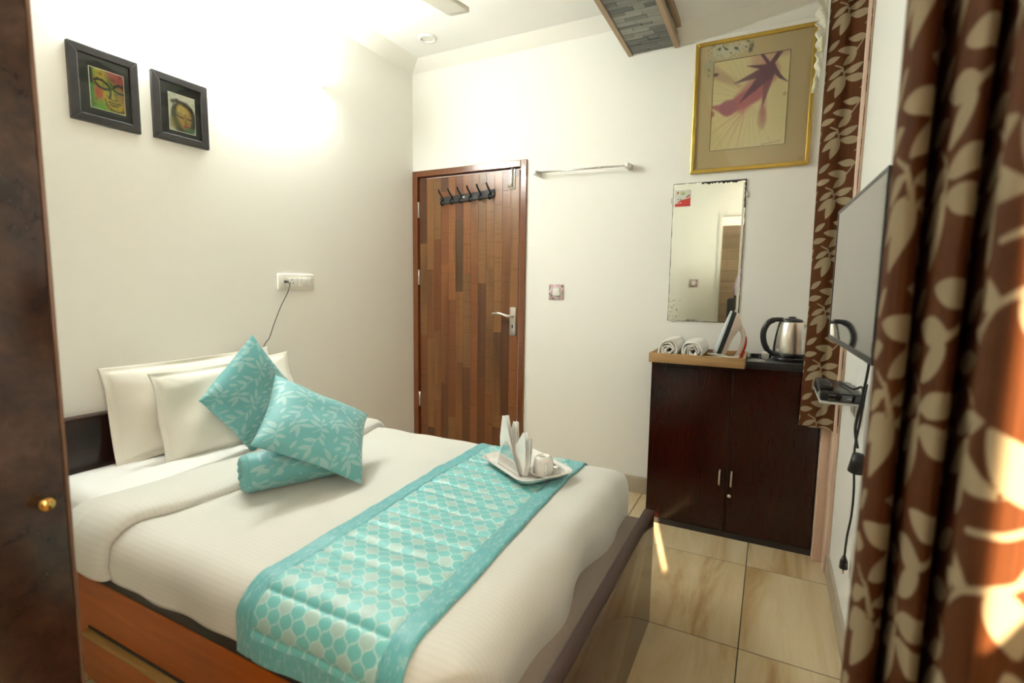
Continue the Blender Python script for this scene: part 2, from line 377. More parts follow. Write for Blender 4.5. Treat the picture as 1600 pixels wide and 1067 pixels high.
class Paint:
    def __init__(s, nu, nv, base):
        s.u, s.v = np.meshgrid(np.linspace(0, 1, nu), np.linspace(0, 1, nv), indexing='ij')   # v runs downwards
        s.c = np.ones((nu, nv, 4)); s.c[..., :3] = base
    def lay(s, m, col):
        m = np.clip(m, 0, 1)[..., None]; s.c[..., :3] = s.c[..., :3]*(1-m)+np.array(col)*m
    def spike(s, a, b, w0, w1, col, al=1., soft=.012):
        ex, ey = b[0]-a[0], b[1]-a[1]; t = np.clip(((s.u-a[0])*ex+(s.v-a[1])*ey)/(ex*ex+ey*ey), 0, 1)
        d = np.hypot(s.u-a[0]-t*ex, s.v-a[1]-t*ey); s.lay(al*np.clip((w0+(w1-w0)*t-d)/soft+.5, 0, 1), col)
    def ell(s, c, r, col, al=1., soft=.15, rot=0.):
        x, y = s.u-c[0], s.v-c[1]; x, y = x*math.cos(rot)+y*math.sin(rot), -x*math.sin(rot)+y*math.cos(rot)
        d = np.hypot(x/r[0], y/r[1]); s.lay(al*np.clip((1-d)/soft+.5, 0, 1), col)
    def curve(s, pts, w, col, al=1., soft=.012):
        for a, b in zip(pts[:-1], pts[1:]): s.spike(a, b, w, w, col, al, soft)
    def n(s, seed, f): return snoise(s.u, s.v, seed, f)
def flat_print(name, p, corner, eu, ev, mat, parent):
    """picture painted per vertex on a flat grid; corner = top left, eu = to the right, ev = downwards"""
    P = np.array(corner)+p.u[..., None]*np.array(eu)+p.v[..., None]*np.array(ev)
    return grid(name, P, mat, parent, attrs={'Col': ('FLOAT_COLOR', p.c)})

# ================================================================== the room
XR, YF = 2.65, -3.5
def struct(o, label=None): o['kind'] = 'structure'; return tag(o, label)
fl = struct(box('floor', (-.1, -4.8, -.06), (2.8, .1, -.0012), M['grout']), 'beige streaked tile floor with dark joints')
# floor tiles: joints at x = 2.3257 + .6 k, y = -.598 - .6 k
tm = None
for i in range(-4, 1):
    for j in range(-6, 1):
        x0, x1 = 2.3257+.6*i, 2.9257+.6*i; y0, y1 = -.598+.6*j, .002+.6*j
        lo = (max(x0+.002, .0), max(y0+.002, -4.5)); hi = (min(x1-.002, XR), min(y1-.002, 0.))
        if hi[0]-lo[0] < .02 or hi[1]-lo[1] < .02: continue
        full = abs(hi[0]-lo[0]-.596) < .002 and abs(hi[1]-lo[1]-.596) < .002
        c = ((lo[0]+hi[0])/2, (lo[1]+hi[1])/2)
        if full and tm is not None: me = tm
        else:
            bm = bmesh.new(); hx, hy = (hi[0]-lo[0])/2, (hi[1]-lo[1])/2
            bm_box(bm, (-hx, -hy, -.0012), (hx, hy, 0), .0004, 1); me = bpy.data.meshes.new('floor_tile'); bm.to_mesh(me); bm.free()
            if full: tm = me
        o = put('floor_tile', me, M['tile'], fl); o.location = (c[0], c[1], 0)
DX0, DX1, DH = .005, .913, 2.05
struct(box('wall_left', (-.1, -3.6, 0), (0, .1, 2.95), M['wall']), 'cream painted wall behind the bed head')
wb = struct(boxes('wall_back', [((DX1-.002, 0, 0), (2.8, .1, 2.95)), ((-.0, 0, DH-.002), (DX1-.002, .1, 2.95))], M['wall']), 'cream painted wall with the plank door')
W1 = (-.34, -.10, 1.15, 2.1); W2 = (-3.49, -2.71, .66, 2.2)
wr = struct(boxes('wall_right', [((XR, -3.6, 0), (XR+.12, W2[0], 2.95)), ((XR, W2[0], 0), (XR+.12, W2[1], W2[2])), ((XR, W2[0], W2[3]), (XR+.12, W2[1], 2.95)),
     ((XR, W2[1], 0), (XR+.12, W1[0], 2.95)), ((XR, W1[0], 0), (XR+.12, W1[1], W1[2])), ((XR, W1[0], W1[3]), (XR+.12, W1[1], 2.95)), ((XR, W1[1], 0), (XR+.12, .1, 2.95))], M['wall']), 'white painted wall that carries the television')
FX0 = 1.786
wf = struct(boxes('wall_front', [((-.1, YF-.1, 0), (FX0-.03, YF, 2.95)), ((FX0-.03, YF-.1, 2.12), (2.6, YF, 2.95)), ((2.6, YF-.1, 0), (2.8, YF, 2.95))], M['wall']), 'white wall with doorway, seen in the mirror')
struct(boxes('trim_2', [((FX0-.03, YF-.1, 0), (FX0, YF+.012, 2.10)), ((FX0-.03, YF-.1, 2.10), (2.6, YF+.012, 2.125))], M['white']), 'white doorway lining, seen in the mirror')
# the hall behind the doorway, seen only in the mirror
hw = struct(box('wall_hall', (1.0, -4.6, 0), (2.8, -4.52, 2.5), M['dark']), 'grey brown plank wall of the hall, seen in the mirror')
for i in range(14):
    for k, (a, b) in enumerate(((1.0, 1.62-.3*(i % 2)), (1.624-.3*(i % 2), 2.8))):
        o = box('plank', (-(b-a)/2, -.006, -.0735), ((b-a)/2, .012, .0735), M['hallplank'], hw); o.location = ((a+b)/2, -4.518, .075+.15*i)
struct(boxes('wall_hall_side', [((1.0, -4.6, 0), (1.06, -3.6, 2.5)), ((2.74, -4.6, 0), (2.8, -3.6, 2.5)), ((1.06, -4.515, 2.10), (2.74, -4.50, 2.5))], M['wall']), 'white side walls of the hall')
struct(box('ceiling_hall', (1.0, -4.6, 2.5), (2.8, -3.5, 2.56), M['ceil']), 'white ceiling of the hall')
hl = thing('hall_fill_lamp', 'unseen round fill lamp added in the hall beyond the doorway', 'lamp', (1.9, -4.0, 2.44))  # out of view, added to light the hall and fill the bed foot
lathe('lamp_base', [(0.0, .06), (.11, .06), (.11, .035), (0, .035)], (1.9, -4.0, 2.44), M['white'], hl)
lathe('lamp_shade', [(.10, .035), (.10, .015), (.07, 0), (0, -.005)], (1.9, -4.0, 2.44), M['hallglow'], hl)
# ceiling: two levels, a sloped cornice along the walls
HC, HC2, HW, HW2, BX0, BX1, BZ = 2.785, 2.655, 2.718, 2.575, 1.555, 1.815, 2.56
struct(boxes('ceiling', [((-.1, -3.6, HC), (1.70, .1, HC+.1)), ((1.70, -3.6, HC2), (2.8, .1, HC2+.23))], M['ceil']), 'white ceiling on two levels')
cv = [((0, 0), (1.7, 0), HW, HC, (.10, .07)), ]
t = struct(pyd('trim_3', [(0, 0, HW), (1.69, 0, HW), (1.69, -.07, HC), (.10, -.07, HC), (0, 0, HC), (1.69, 0, HC)], [(0, 1, 2, 3), (0, 3, 4), (1, 5, 2), (3, 2, 5, 4), (0, 4, 5, 1)], M['cove']), 'sloped cornice above the plank door')
t = struct(pyd('trim_4', [(0, 0, HW), (0, -3.5, HW), (.10, -3.5, HC), (.10, -.07, HC), (0, 0, HC), (0, -3.5, HC)], [(0, 3, 2, 1), (0, 4, 3), (1, 2, 5), (3, 4, 5, 2), (0, 1, 5, 4)], M['cove']), 'sloped cornice above the bed head')
t = struct(pyd('trim_5', [(1.70, 0, HW2), (XR, 0, HW2), (XR, -.075, HC2), (1.70, -.075, HC2), (1.70, 0, HC2), (XR, 0, HC2)], [(0, 1, 2, 3), (0, 3, 4), (1, 5, 2), (3, 2, 5, 4), (0, 4, 5, 1)], M['cove']), 'sloped cornice above the flower picture')
# boxed beam faced with ledge stone
bmn = struct(box('trim_1', (BX0+.008, -3.5, BZ+.008), (BX1-.008, -.004, HC-.001), M['grout']), 'boxed ceiling beam faced with grey stone strips')
for nm, lo, hi in (('edge_batten', (BX0-.012, -3.5, BZ-.006), (BX0+.014, -.003, BZ+.024)), ('edge_batten', (BX1-.018, -3.5, BZ-.006), (BX1+.008, -.003, BZ+.024)),
                   ('edge_batten', (BX1-.01, -3.5, HC2-.02), (BX1+.022, -.003, HC2+.0)), ('end_batten', (BX0+.014, -.012, BZ-.003), (BX1-.018, -.003, BZ+.01))):
    box(nm, lo, hi, M['tantrim'] if nm[0:3] == 'edg' else M['white'], bmn, .002, 1)
SB = {}
def strip(L, hgt, depth, orient):
    key = (round(L, 4), round(hgt, 4), orient)
    if key not in SB:
        bm = bmesh.new(); d = (L, hgt, depth) if orient == 'b' else (depth, L, hgt)
        bm_box(bm, [-a/2 for a in d], [a/2 for a in d], .0012, 1); me = bpy.data.meshes.new('stone_strip'); bm.to_mesh(me); bm.free(); SB[key] = me
    return SB[key]
rr = random.Random(3); y = -.014; k = 0; wid = BX1-BX0-.034
while y > -1.15:
    cuts = [(.10, .13), (.055, .11, .065), (.15, .08), (.07, .16), (.12, .055, .055)][k % 5]
    x = BX0+.015; hgt = (.034, .026, .042, .03)[k % 4]
    for L in cuts:
        L2 = L*wid/sum(cuts); o = put('stone_strip', strip(L2-.0012, hgt-.001, .009, 'b'), M['stone'], bmn)
        o.location = (x+L2/2, y-hgt/2, BZ+.005+rr.uniform(-.0015, .0015)); x += L2
    y -= hgt; k += 1
y = -.01; k = 0
while y > -1.0:
    for q in range(3):
        L = (.11, .075, .14)[(k+q) % 3]
        z0 = BZ+.026+q*.0125
        o = put('stone_strip', strip(.0975, .0115, .008, 's'), M['stone'], bmn); o.location = (BX1-.005+rr.uniform(0, .002), y-.05+((q % 2)*.0), z0+.006)
    y -= .099; k += 1
rest = boxes('stone_strips', [((BX0+.016, -3.49+i*.0865, BZ+.003), (BX1-.02, -3.49+i*.0865+.085, BZ+.009)) for i in range(27)], M['stone'], bmn); rest['kind'] = 'stuff'
# skirting
bb = struct(box('baseboard_back', (DX1+.0, -.012, 0), (1.819, 0, .10), M['base'], None, .002, 1), 'beige tile skirting below the cream wall')
struct(box('baseboard_right', (XR-.012, -2.2, 0), (XR, -.502, .092), M['base'], None, .002, 1), 'beige tile skirting under the television wall')
struct(box('sun_leak_trim', (XR-.022, -.50, .0), (XR, -.405, 2.45), M['sunleak'], None, .004), 'added peach strip coloured as the sun leak beside the leaf curtain')  # added strip; its peach colour stands for sun leaking onto the wall

struct(box('sun_leak_post', (2.592, -.404, 0), (XR, -.30, 2.45), M['sunleak'], None, .004), 'added peach post coloured as warm light between the cabinet and the leaf curtain')  # added post filling the dark gap with the colour of warm light
# windows in the right wall (behind the curtains)
def m_frost():
    t = NT('frosted_pane'); tr = t.new('ShaderNodeBsdfTranslucent'); tr.inputs[0].default_value = (.8, .72, .6, 1)
    mx = t.new('ShaderNodeMixShader'); mx.inputs[0].default_value = .6; t.base((.7, .7, .68), .4)
    t.t.links.new(t.b.outputs[0], mx.inputs[1]); t.t.links.new(tr.outputs[0], mx.inputs[2]); t.t.links.new(mx.outputs[0], t.n['Material Output'].inputs[0]); return t.m
M['frost'] = m_frost()
def window(name, W, ncol, nrow, skip, label, shut=99):
    y0, y1, z0, z1 = W; wn = thing(name, label, None, (XR+.08, (y0+y1)/2, z0), kind='structure')
    b = .028; fr = [((XR+.05, y0, z0), (XR+.10, y1, z0+b)), ((XR+.05, y0, z1-b), (XR+.10, y1, z1)), ((XR+.05, y0, z0+b), (XR+.10, y0+b, z1-b)), ((XR+.05, y1-b, z0+b), (XR+.10, y1, z1-b))]
    cw, rh = (y1-y0-2*b)/ncol, (z1-z0-2*b)/nrow
    for i in range(1, ncol): fr.append(((XR+.070, y0+b+i*cw-.008, z0+b), (XR+.080, y0+b+i*cw+.008, z1-b)))
    boxes('window_frame', fr, M['white'], wn)
    for i in range(ncol):
        for j in range(nrow):
            if (i, j) in skip: continue
            if i >= shut: box('light_block_panel', (XR+.070, y0+b+i*cw+.009, z0+b+j*rh), (XR+.080, y0+b+(i+1)*cw-.009, z0+b+(j+1)*rh-.001), M['frame'], wn); continue  # added opaque panels, unseen, that cut the light from the windows
            box('pane', (XR+.072, y0+b+i*cw+.009, z0+b+j*rh), (XR+.078, y0+b+(i+1)*cw-.009, z0+b+(j+1)*rh-.003), M['frost'], wn)
window('window_1', W1, 1, 4, (), 'narrow window behind the far leaf curtain, closed by added light blocking panels', 0)
window('window_2', W2, 5, 5, ((1, 2), (2, 2), (2, 3), (2, 4), (3, 2), (3, 3), (3, 4)), 'frosted window behind the near leaf curtain', 3)

# ------------------------------------------------------------------ door
dr = thing('door_1', 'brown painted door frame with plank patterned door', None, ((DX0+DX1)/2, 0, 0), kind='structure')
fw = .042
boxes('door_frame', [((DX0, -.014, 0), (DX0+fw, .09, DH)), ((DX1-fw, -.014, 0), (DX1, .09, DH)), ((DX0+fw, -.014, DH-fw), (DX1-fw, .09, DH))], M['frame'], dr, .003)
boxes('door_rebate', [((DX0+fw, .012, 0), (DX0+fw+.01, .09, DH-fw)), ((DX1-fw-.006, .03, 0), (DX1-fw, .09, DH-fw)), ((DX0+fw, .012, DH-fw-.008), (DX1-fw, .09, DH-fw))], M['framered'], dr)
LX0, LX1, LZ1 = DX0+fw+.012, DX1-fw-.014, DH-fw-.012
leaf = box('door_leaf', (LX0, .004, .01), (LX1, .04, LZ1), M['frame'], dr, .001, 1)
rr = random.Random(11); ncol = 13; pw = (LX1-LX0)/ncol; PM = {}
for c in range(ncol):
    z = .012-rr.uniform(0, .4)
    while z < LZ1:
        L = rr.choice((.5, .66, .85, 1.05)); a, b = max(z, .012), min(z+L, LZ1-.002)
        if b-a > .01:
            bm = bmesh.new(); d = (pw-.0009, .003+.0006*rr.random(), b-a-.0009); bm_box(bm, [-q/2 for q in d], [q/2 for q in d], .0004, 1)
            o = from_bm('plank', bm, M['plank'], leaf); o.location = (LX0+pw*(c+.5), .0025, (a+b)/2)
        z += L
for z in (1.78, 1.30, .40):
    tube('hinge', [(LX0-.006, -.006, z-.055), (LX0-.006, -.006, z+.055)], .007, M['steel'], dr, 12)
hp = box('lock_plate', (.80, -.006, .915), (.845, .0015, 1.105), M['steel'], dr, .003)
lathe('lever_rose', [(0, -.03), (.011, -.03), (.012, 0), (0, 0)], (.823, -.004, 1.045), M['steel'], hp, 16, 'y')
tube('lever_handle', smooth_path([(.823, -.03, 1.045), (.823, -.05, 1.046), (.80, -.058, 1.05), (.75, -.058, 1.063), (.695, -.055, 1.062)]), [.009]*18+[.008]*10+[.006]*5, M['steel'], hp, 10)
box('keyhole', (.818, -.0075, .965), (.827, -.005, .988), M['black'], hp, .002)
tb = box('bolt_plate', (.792, -.005, 1.872), (.826, .0015, 2.0), M['steel'], dr, .001)
tube('bolt_rod', [(.809, -.012, 1.885), (.809, -.012, 2.01)], .006, M['chrome'], tb, 10)
lathe('bolt_knob', [(0, -.032), (.008, -.03), (.009, -.02), (.005, -.012), (.005, 0)], (.797, -.004, 1.888), M['chrome'], tb, 12, 'y')
# ------------------------------------------------------------------ hook rail on the door
hr = thing('coat_hook_rail', 'black six hook coat rail on the plank door', 'hook rail', (.46, -.004, 1.84))
def hx(x): return 1.84+(x-.46)*.05
rail = prism('rail', [(.243, 1.805), (.675, 1.833), (.675, 1.882), (.243, 1.852)], 'y', -.012, .0008, M['blackmat'], hr, .001)
box('badge', (.425, -.0135, 1.838), (.447, -.011, 1.853), M['chrome'], rail)
for x in (.252, .666): lathe('screw', [(0, -.0035), (.005, -.003), (.006, 0)], (x, -.012, hx(x)), M['chrome'], rail, 10, 'y')
hv, hf = sweep(smooth_path([(0, -.012, -.028), (0, -.03, -.036), (0, -.046, -.024), (0, -.03, -.005), (0, -.014, .0), (0, -.03, .02), (0, -.06, .045), (0, -.072, .062)], 5), .0055, 8)
hm = bpy.data.meshes.new('hook'); hm.from_pydata([tuple(p) for p in hv], [], hf); hm.update()
for p in hm.polygons: p.use_smooth = True
for i in range(6):
    x = .272+.0755*i; o = put('hook', hm, M['blackmat'], hr); o.location = (x, 0, hx(x)+.004)

# ------------------------------------------------------------------ towel rail, switches
tr_ = thing('towel_rail', 'slim steel towel rail on the wall right of the door', 'towel rail', (1.28, -.03, 1.94))
tube('rod', [(.985, -.06, 1.950), (1.585, -.06, 1.939)], .0062, M['chrome'], tr_, 12)
for x, z in ((.995, 1.949), (1.575, 1.939)):
    b = box('bracket', (x-.012, -.075, z-.014), (x+.012, -.045, z+.014), M['steel'], tr_, .003)
    box('wall_plate', (x-.010, -.046, z-.014), (x+.016, -.0005, z+.016), M['steel'], b, .003)
def m_floral():
    t = NT('pink_floral_sticker'); n = t.new('ShaderNodeTexVoronoi'); t.t.links.new(t.coord(), n.inputs['Vector']); n.inputs['Scale'].default_value = 62
    c = t.ramp(n.outputs['Color'], [(.15, (.10, .11, .09)), (.32, (.34, .40, .34)), (.5, (.62, .33, .38)), (.7, (.70, .62, .62)), (.9, (.45, .12, .13))]); t.base(c, .35); return t.m
M['floral'] = m_floral()
def switch(cx, y, cz, s, label):
    w_ = .049; t = thing('light_switch', label, 'switch', (cx, y, cz-w_))
    d = -s
    lo = lambda a, b: (min(a, b), max(a, b))
    ya, yb = lo(y, y+d*.008)
    box('floral_surround', (cx-w_, ya, cz-w_*.96), (cx+w_, yb, cz+w_*.96), M['floral'], t, .002)
    ya, yb = lo(y+d*.006, y+d*.013)
    box('rocker', (cx-.021, ya, cz-.024), (cx+.021, yb, cz+.024), M['white'], t, .003)
switch(1.131, 0, 1.2115, 1, 'small square light switch with floral surround right of the door')
switch(1.50, YF, 1.314, -1, 'small floral light switch seen reflected in the mirror')

# socket plate on the bed wall with a charger lead
sk = thing('socket_plate', 'ivory socket and switch plate above the pillows', 'socket', (0, -1.047, 1.205))
box('plate', (0, -1.167, 1.204), (.012, -.926, 1.2945), M['offwhite'], sk, .006)
ins = box('socket_module', (.010, -1.112, 1.226), (.0145, -1.045, 1.272), M['white'], sk, .001)
for dy, dz, r in ((0, .012, .0035), (-.009, -.006, .0032), (.009, -.006, .0032)): lathe('pin_hole', [(0, .0012), (r, .0012), (r, 0)], (.0145, -1.082+dy, 1.249+dz), M['black'], ins, 10, 'x')
for i in range(3): box('rocker_switch', (.010, -1.038+i*.0285, 1.225), (.0165, -1.0115+i*.0285, 1.273), M['white'], sk, .002)
cd = thing('charger_lead', 'thin dark charger lead hanging from the ivory socket plate', 'cable', (.05, -1.13, 1.03))
tube('plug', [(.013, -1.125, 1.250), (.035, -1.125, 1.250)], [.008, .006], M['black'], cd, 10)
tube('lead', smooth_path([(.034, -1.125, 1.25), (.04, -1.118, 1.235), (.035, -1.13, 1.19), (.03, -1.17, 1.12), (.03, -1.215, 1.03), (.035, -1.25, .96), (.04, -1.285, .925), (.05, -1.32, .86), (.04, -1.34, .76)], 6), .0022, M['blackmat'], cd, 6)

# ------------------------------------------------------------------ pictures on the bed wall
def portrait_a():
    p = Paint(84, 110, (.25, .30, .03)); u, v = p.u, p.v
    p.lay(.5+.7*p.n(1, 9), (.10, .36, .05)); p.lay(.2+.7*p.n(2, 7)+(u-.4), (.50, .34, .03)); p.lay((u-.45)*2.5-v*2+.5+.3*p.n(3, 9), (.33, .06, .05))
    p.ell((.24, .56), (.13, .20), (.48, .03, .03), .85, .6); p.ell((.85, .6), (.12, .16), (.30, .2, .03), .7, .6); p.ell((.62, .9), (.2, .08), (.42, .30, .03), .8, .6)
    p.ell((.12, .28), (.05, .1), (.5, .15, .04), .8, .6); p.lay((.13-u)*14, (.06, .22, .03)); p.lay(((.10-u)*20)*(v < .4), (.02, .02, .02))
    dk = (.012, .012, .008)
    p.curve([(.13, .30), (.22, .25), (.36, .26), (.5, .33), (.58, .42), (.60, .55), (.55, .66)], .032, dk, .95, .03)
    p.curve([(.66, .42), (.72, .33), (.84, .28), (1, .30)], .032, dk, .95, .03)
    p.ell((.36, .41), (.17, .075), (.08, .16, .03), .9, .3); p.ell((.36, .385), (.15, .05), (.36, .32, .06), .9, .4); p.curve([(.15, .36), (.26, .43), (.40, .47), (.54, .46)], .026, dk, 1, .025)
    p.ell((.86, .43), (.13, .06), (.30, .22, .06), .8, .4); p.curve([(.72, .44), (.82, .48), (1, .48)], .026, dk, 1, .025)
    p.curve([(.69, .42), (.68, .55), (.72, .64)], .012, dk, .8, .02); p.curve([(.55, .66), (.62, .70), (.72, .70), (.78, .65)], .014, dk, .9, .025)
    p.ell((.66, .58), (.05, .14), (.46, .36, .06), .7, .6); p.curve([(.52, .74), (.64, .79), (.76, .76), (.86, .77)], .012, dk, .9, .02)
    p.ell((.66, .77), (.16, .03), (.40, .28, .06), .7, .4); p.curve([(.56, .82), (.66, .84), (.80, .82)], .018, dk, .9, .03); p.curve([(.52, .76), (.88, .775)], .012, dk, .95, .02); p.lay(.5*p.n(8, 26)-.25, dk)
    p.curve([(.42, .72), (.46, .86), (.58, .95), (.8, .98), (1, .93)], .02, dk, .85, .04)
    return p
def portrait_b():
    p = Paint(70, 96, (.62, .60, .50)); u, v = p.u, p.v
    p.lay(p.n(4, 30)*.3-.2, (.4, .1, .06)); p.ell((.55, .62), (.50, .46), (.05, .035, .02), .95, .15); p.ell((.55, .56), (.30, .36), (.40, .24, .06), 1, .2, -.15)
    p.ell((.5, .42), (.22, .14), (.55, .40, .12), .9, .5); p.ell((.42, .68), (.12, .12), (.42, .24, .05), .8, .6); p.ell((.15, .8), (.2, .16), (.30, .22, .05), .7, .6)
    dk = (.02, .015, .01)
    for k in range(5): p.curve([(.18+.03*k, .2+.05*k), (.10+.04*k, .45), (.18+.04*k, .72), (.32+.05*k, .93)], .012, (.03, .05+.02*(k % 2), .03), .8, .03)
    p.curve([(.12, .22), (.3, .18), (.6, .24), (.85, .34), (.95, .55), (.92, .8)], .05, dk, .85, .06)
    p.curve([(.30, .55), (.42, .60), (.54, .62)], .02, dk, .95, .03); p.curve([(.70, .60), (.80, .62), (.9, .60)], .02, dk, .9, .03); p.curve([(.28, .48), (.42, .50), (.56, .56)], .012, dk, .8, .03)
    p.curve([(.60, .52), (.64, .66), (.60, .74), (.70, .76)], .012, dk, .8, .025); p.ell((.64, .84), (.13, .05), (.32, .05, .04), .95, .3); p.ell((.62, .5), (.03, .02), (.3, .03, .03), 1, .4)
    p.ell((.78, .93), (.2, .08), (.06, .2, .08), .8, .5); p.lay(.25*p.n(6, 40)-.15, (.02, .02, .01))
    return p
def frame_left(name, y0, y1, z0, z1, p, mrg, label, group):
    t = thing(name, label, 'picture', (0, (y0+y1)/2, z0), group)
    b = .030; x1 = .020; x0 = .001
    q = [[(y0, z0), (y1, z0), (y1-b, z0+b), (y0+b, z0+b)], [(y0, z1), (y1, z1), (y1-b, z1-b), (y0+b, z1-b)], [(y0, z0), (y0, z1), (y0+b, z1-b), (y0+b, z0+b)], [(y1, z0), (y1, z1), (y1-b, z1-b), (y1-b, z0+b)]]
    for o_ in q: prism('frame_side', o_, 'x', x0, x1, M['darkframe'], t, .0025)
    box('mount', (x0, y0+b*.9, z0+b*.9), (.009, y1-b*.9, z1-b*.9), M['blackmount'], t)
    m0, m1, n0, n1 = mrg
    Y0, Y1, Z0, Z1 = y0+m0*(y1-y0), y1-m1*(y1-y0), z0+n0*(z1-z0), z1-n1*(z1-z0)
    box('print_border', (.0085, Y0-.002, Z0-.002), (.0095, Y1+.002, Z1+.002), M['offwhite'], t)
    flat_print('print', p, (.0102, Y0, Z1), (0, Y1-Y0, 0), (0, 0, Z0-Z1), M['paint'], t)
    box('glass_pane', (.0120, y0+b*.95, z0+b*.95), (.0135, y1-b*.95, z1-b*.95), M['glass'], t)
frame_left('framed_picture', -2.030, -1.797, 1.838, 2.115, portrait_a(), (.29, .22, .22, .25), 'black framed painting of a serene green and yellow face', 'pair of black framed face paintings')
frame_left('framed_picture', -1.745, -1.513, 1.843, 2.116, portrait_b(), (.29, .24, .19, .25), 'black framed painting of a brown bowed face on white', 'pair of black framed face paintings')

# ------------------------------------------------------------------ LED batten on the bed wall
lb = thing('led_batten', 'lit white LED tube light high on the bed wall', 'tube light', (0, -1.42, 2.33))
box('housing', (0.0005, -1.97, 2.346), (.020, -.845, 2.364), M['white'], lb, .003)
v, f_ = sweep([(.032, -1.955, 2.355), (.032, -.86, 2.355)], .0155, 14)
pyd('diffuser', v, f_, M['tubeglow'], lb, True)
for yy in (-1.967, -.848): box('end_cap', (.015, yy-.008, 2.340), (.048, yy+.008, 2.370), M['white'], lb, .003)

# ------------------------------------------------------------------ recessed downlight, ceiling fan
dl = thing('downlight', 'small round unlit downlight recessed in the ceiling', 'downlight', (.332, -.272, HC-.012))
lathe('rim', [(.036, -.004), (.040, -.012), (.054, -.012), (.060, -.004), (.060, -.0005)], (.332, -.272, HC), M['white'], dl)
lathe('diffuser', [(.0, -.003), (.037, -.003)], (.332, -.272, HC), M['offwhite'], dl)
fc = (.93, -1.60)
fan = thing('ceiling_fan', 'pale ceiling fan, one blade tip showing at the top edge', 'fan', (fc[0], fc[1], 2.40))
tube('rod', [(fc[0], fc[1], HC), (fc[0], fc[1], 2.47)], .013, M['offwhite'], fan)
lathe('canopy', [(.0, 0), (.06, 0), (.05, -.04), (.016, -.07)], (fc[0], fc[1], HC), M['offwhite'], fan)
lathe('motor', [(0, .065), (.05, .06), (.10, .03), (.105, 0), (.09, -.03), (.04, -.045), (0, -.045)], (fc[0], fc[1], 2.43), M['offwhite'], fan)
for k in range(3):
    a = math.radians(78+120*k); ca, sa = math.cos(a), math.sin(a)
    ss = np.linspace(.13, .60, 16); ww = np.linspace(-1, 1, 7); P = np.zeros((16, 7, 3))
    for i, s_ in enumerate(ss):
        hwid = (.05+.035*min(1, (s_-.13)/.15))*(1-max(0, (s_-.56)/.04)**2*.35)
        for j, w_ in enumerate(ww):
            P[i, j] = (fc[0]+ca*s_-sa*w_*hwid, fc[1]+sa*s_+ca*w_*hwid, 2.435+.16*w_*hwid+.002)
    grid('blade', P, M['offwhite'], fan, .004)

# ================================================================== bed
BED = thing('bed', 'wooden double bed with dark headboard, orange side rail and low footboard', 'bed', (1.0, -1.75, 0))
box('headboard', (.005, -2.33, 0), (.045, -1.2, .715), M['head'], BED, .004)
box('headboard_cap', (.003, -2.332, .715), (.05, -1.198, .724), M['footedge'], BED, .002)
rl = box('side_rail', (.045, -2.315, .02), (1.99, -2.29, .352), M['orange'], BED, .002)
box('side_rail', (.045, -1.215, .02), (1.99, -1.19, .352), M['orange'], BED, .002)
ft = box('footboard', (1.992, -2.335, .0), (2.021, -1.195, .424), M['foot'], BED, .0015)
box('footboard_cap', (1.985, -2.336, .424), (2.022, -1.193, .432), M['footedge'], BED, .0015)
box('base_border', (.05, -2.312, .3525), (1.985, -2.262, .405), M['blackmat'], BED)
box('platform', (.05, -2.262, .26), (1.988, -1.216, .30), M['ply'], BED)
box('end_ledge', (1.80, -2.262, .30), (1.985, -1.192, .39), M['ply'], BED)
for x0, x1 in ((.565, 1.235), (1.26, 1.93)):
    d = box('drawer', (x0, -2.33, .035), (x1, -2.316, .172), M['orange'], BED, .0015)
    box('edge_strip', (x0, -2.334, .172), (x1, -2.316, .186), M['ochre'], d, .001)
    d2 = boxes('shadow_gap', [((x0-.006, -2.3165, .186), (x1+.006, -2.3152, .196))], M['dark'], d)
mt = tag(box('mattress', (.055, -2.235, .302), (1.86, -1.15, .530), M['sheet'], None, .06, 5), 'white sheeted mattress showing at the bed head', 'mattress')

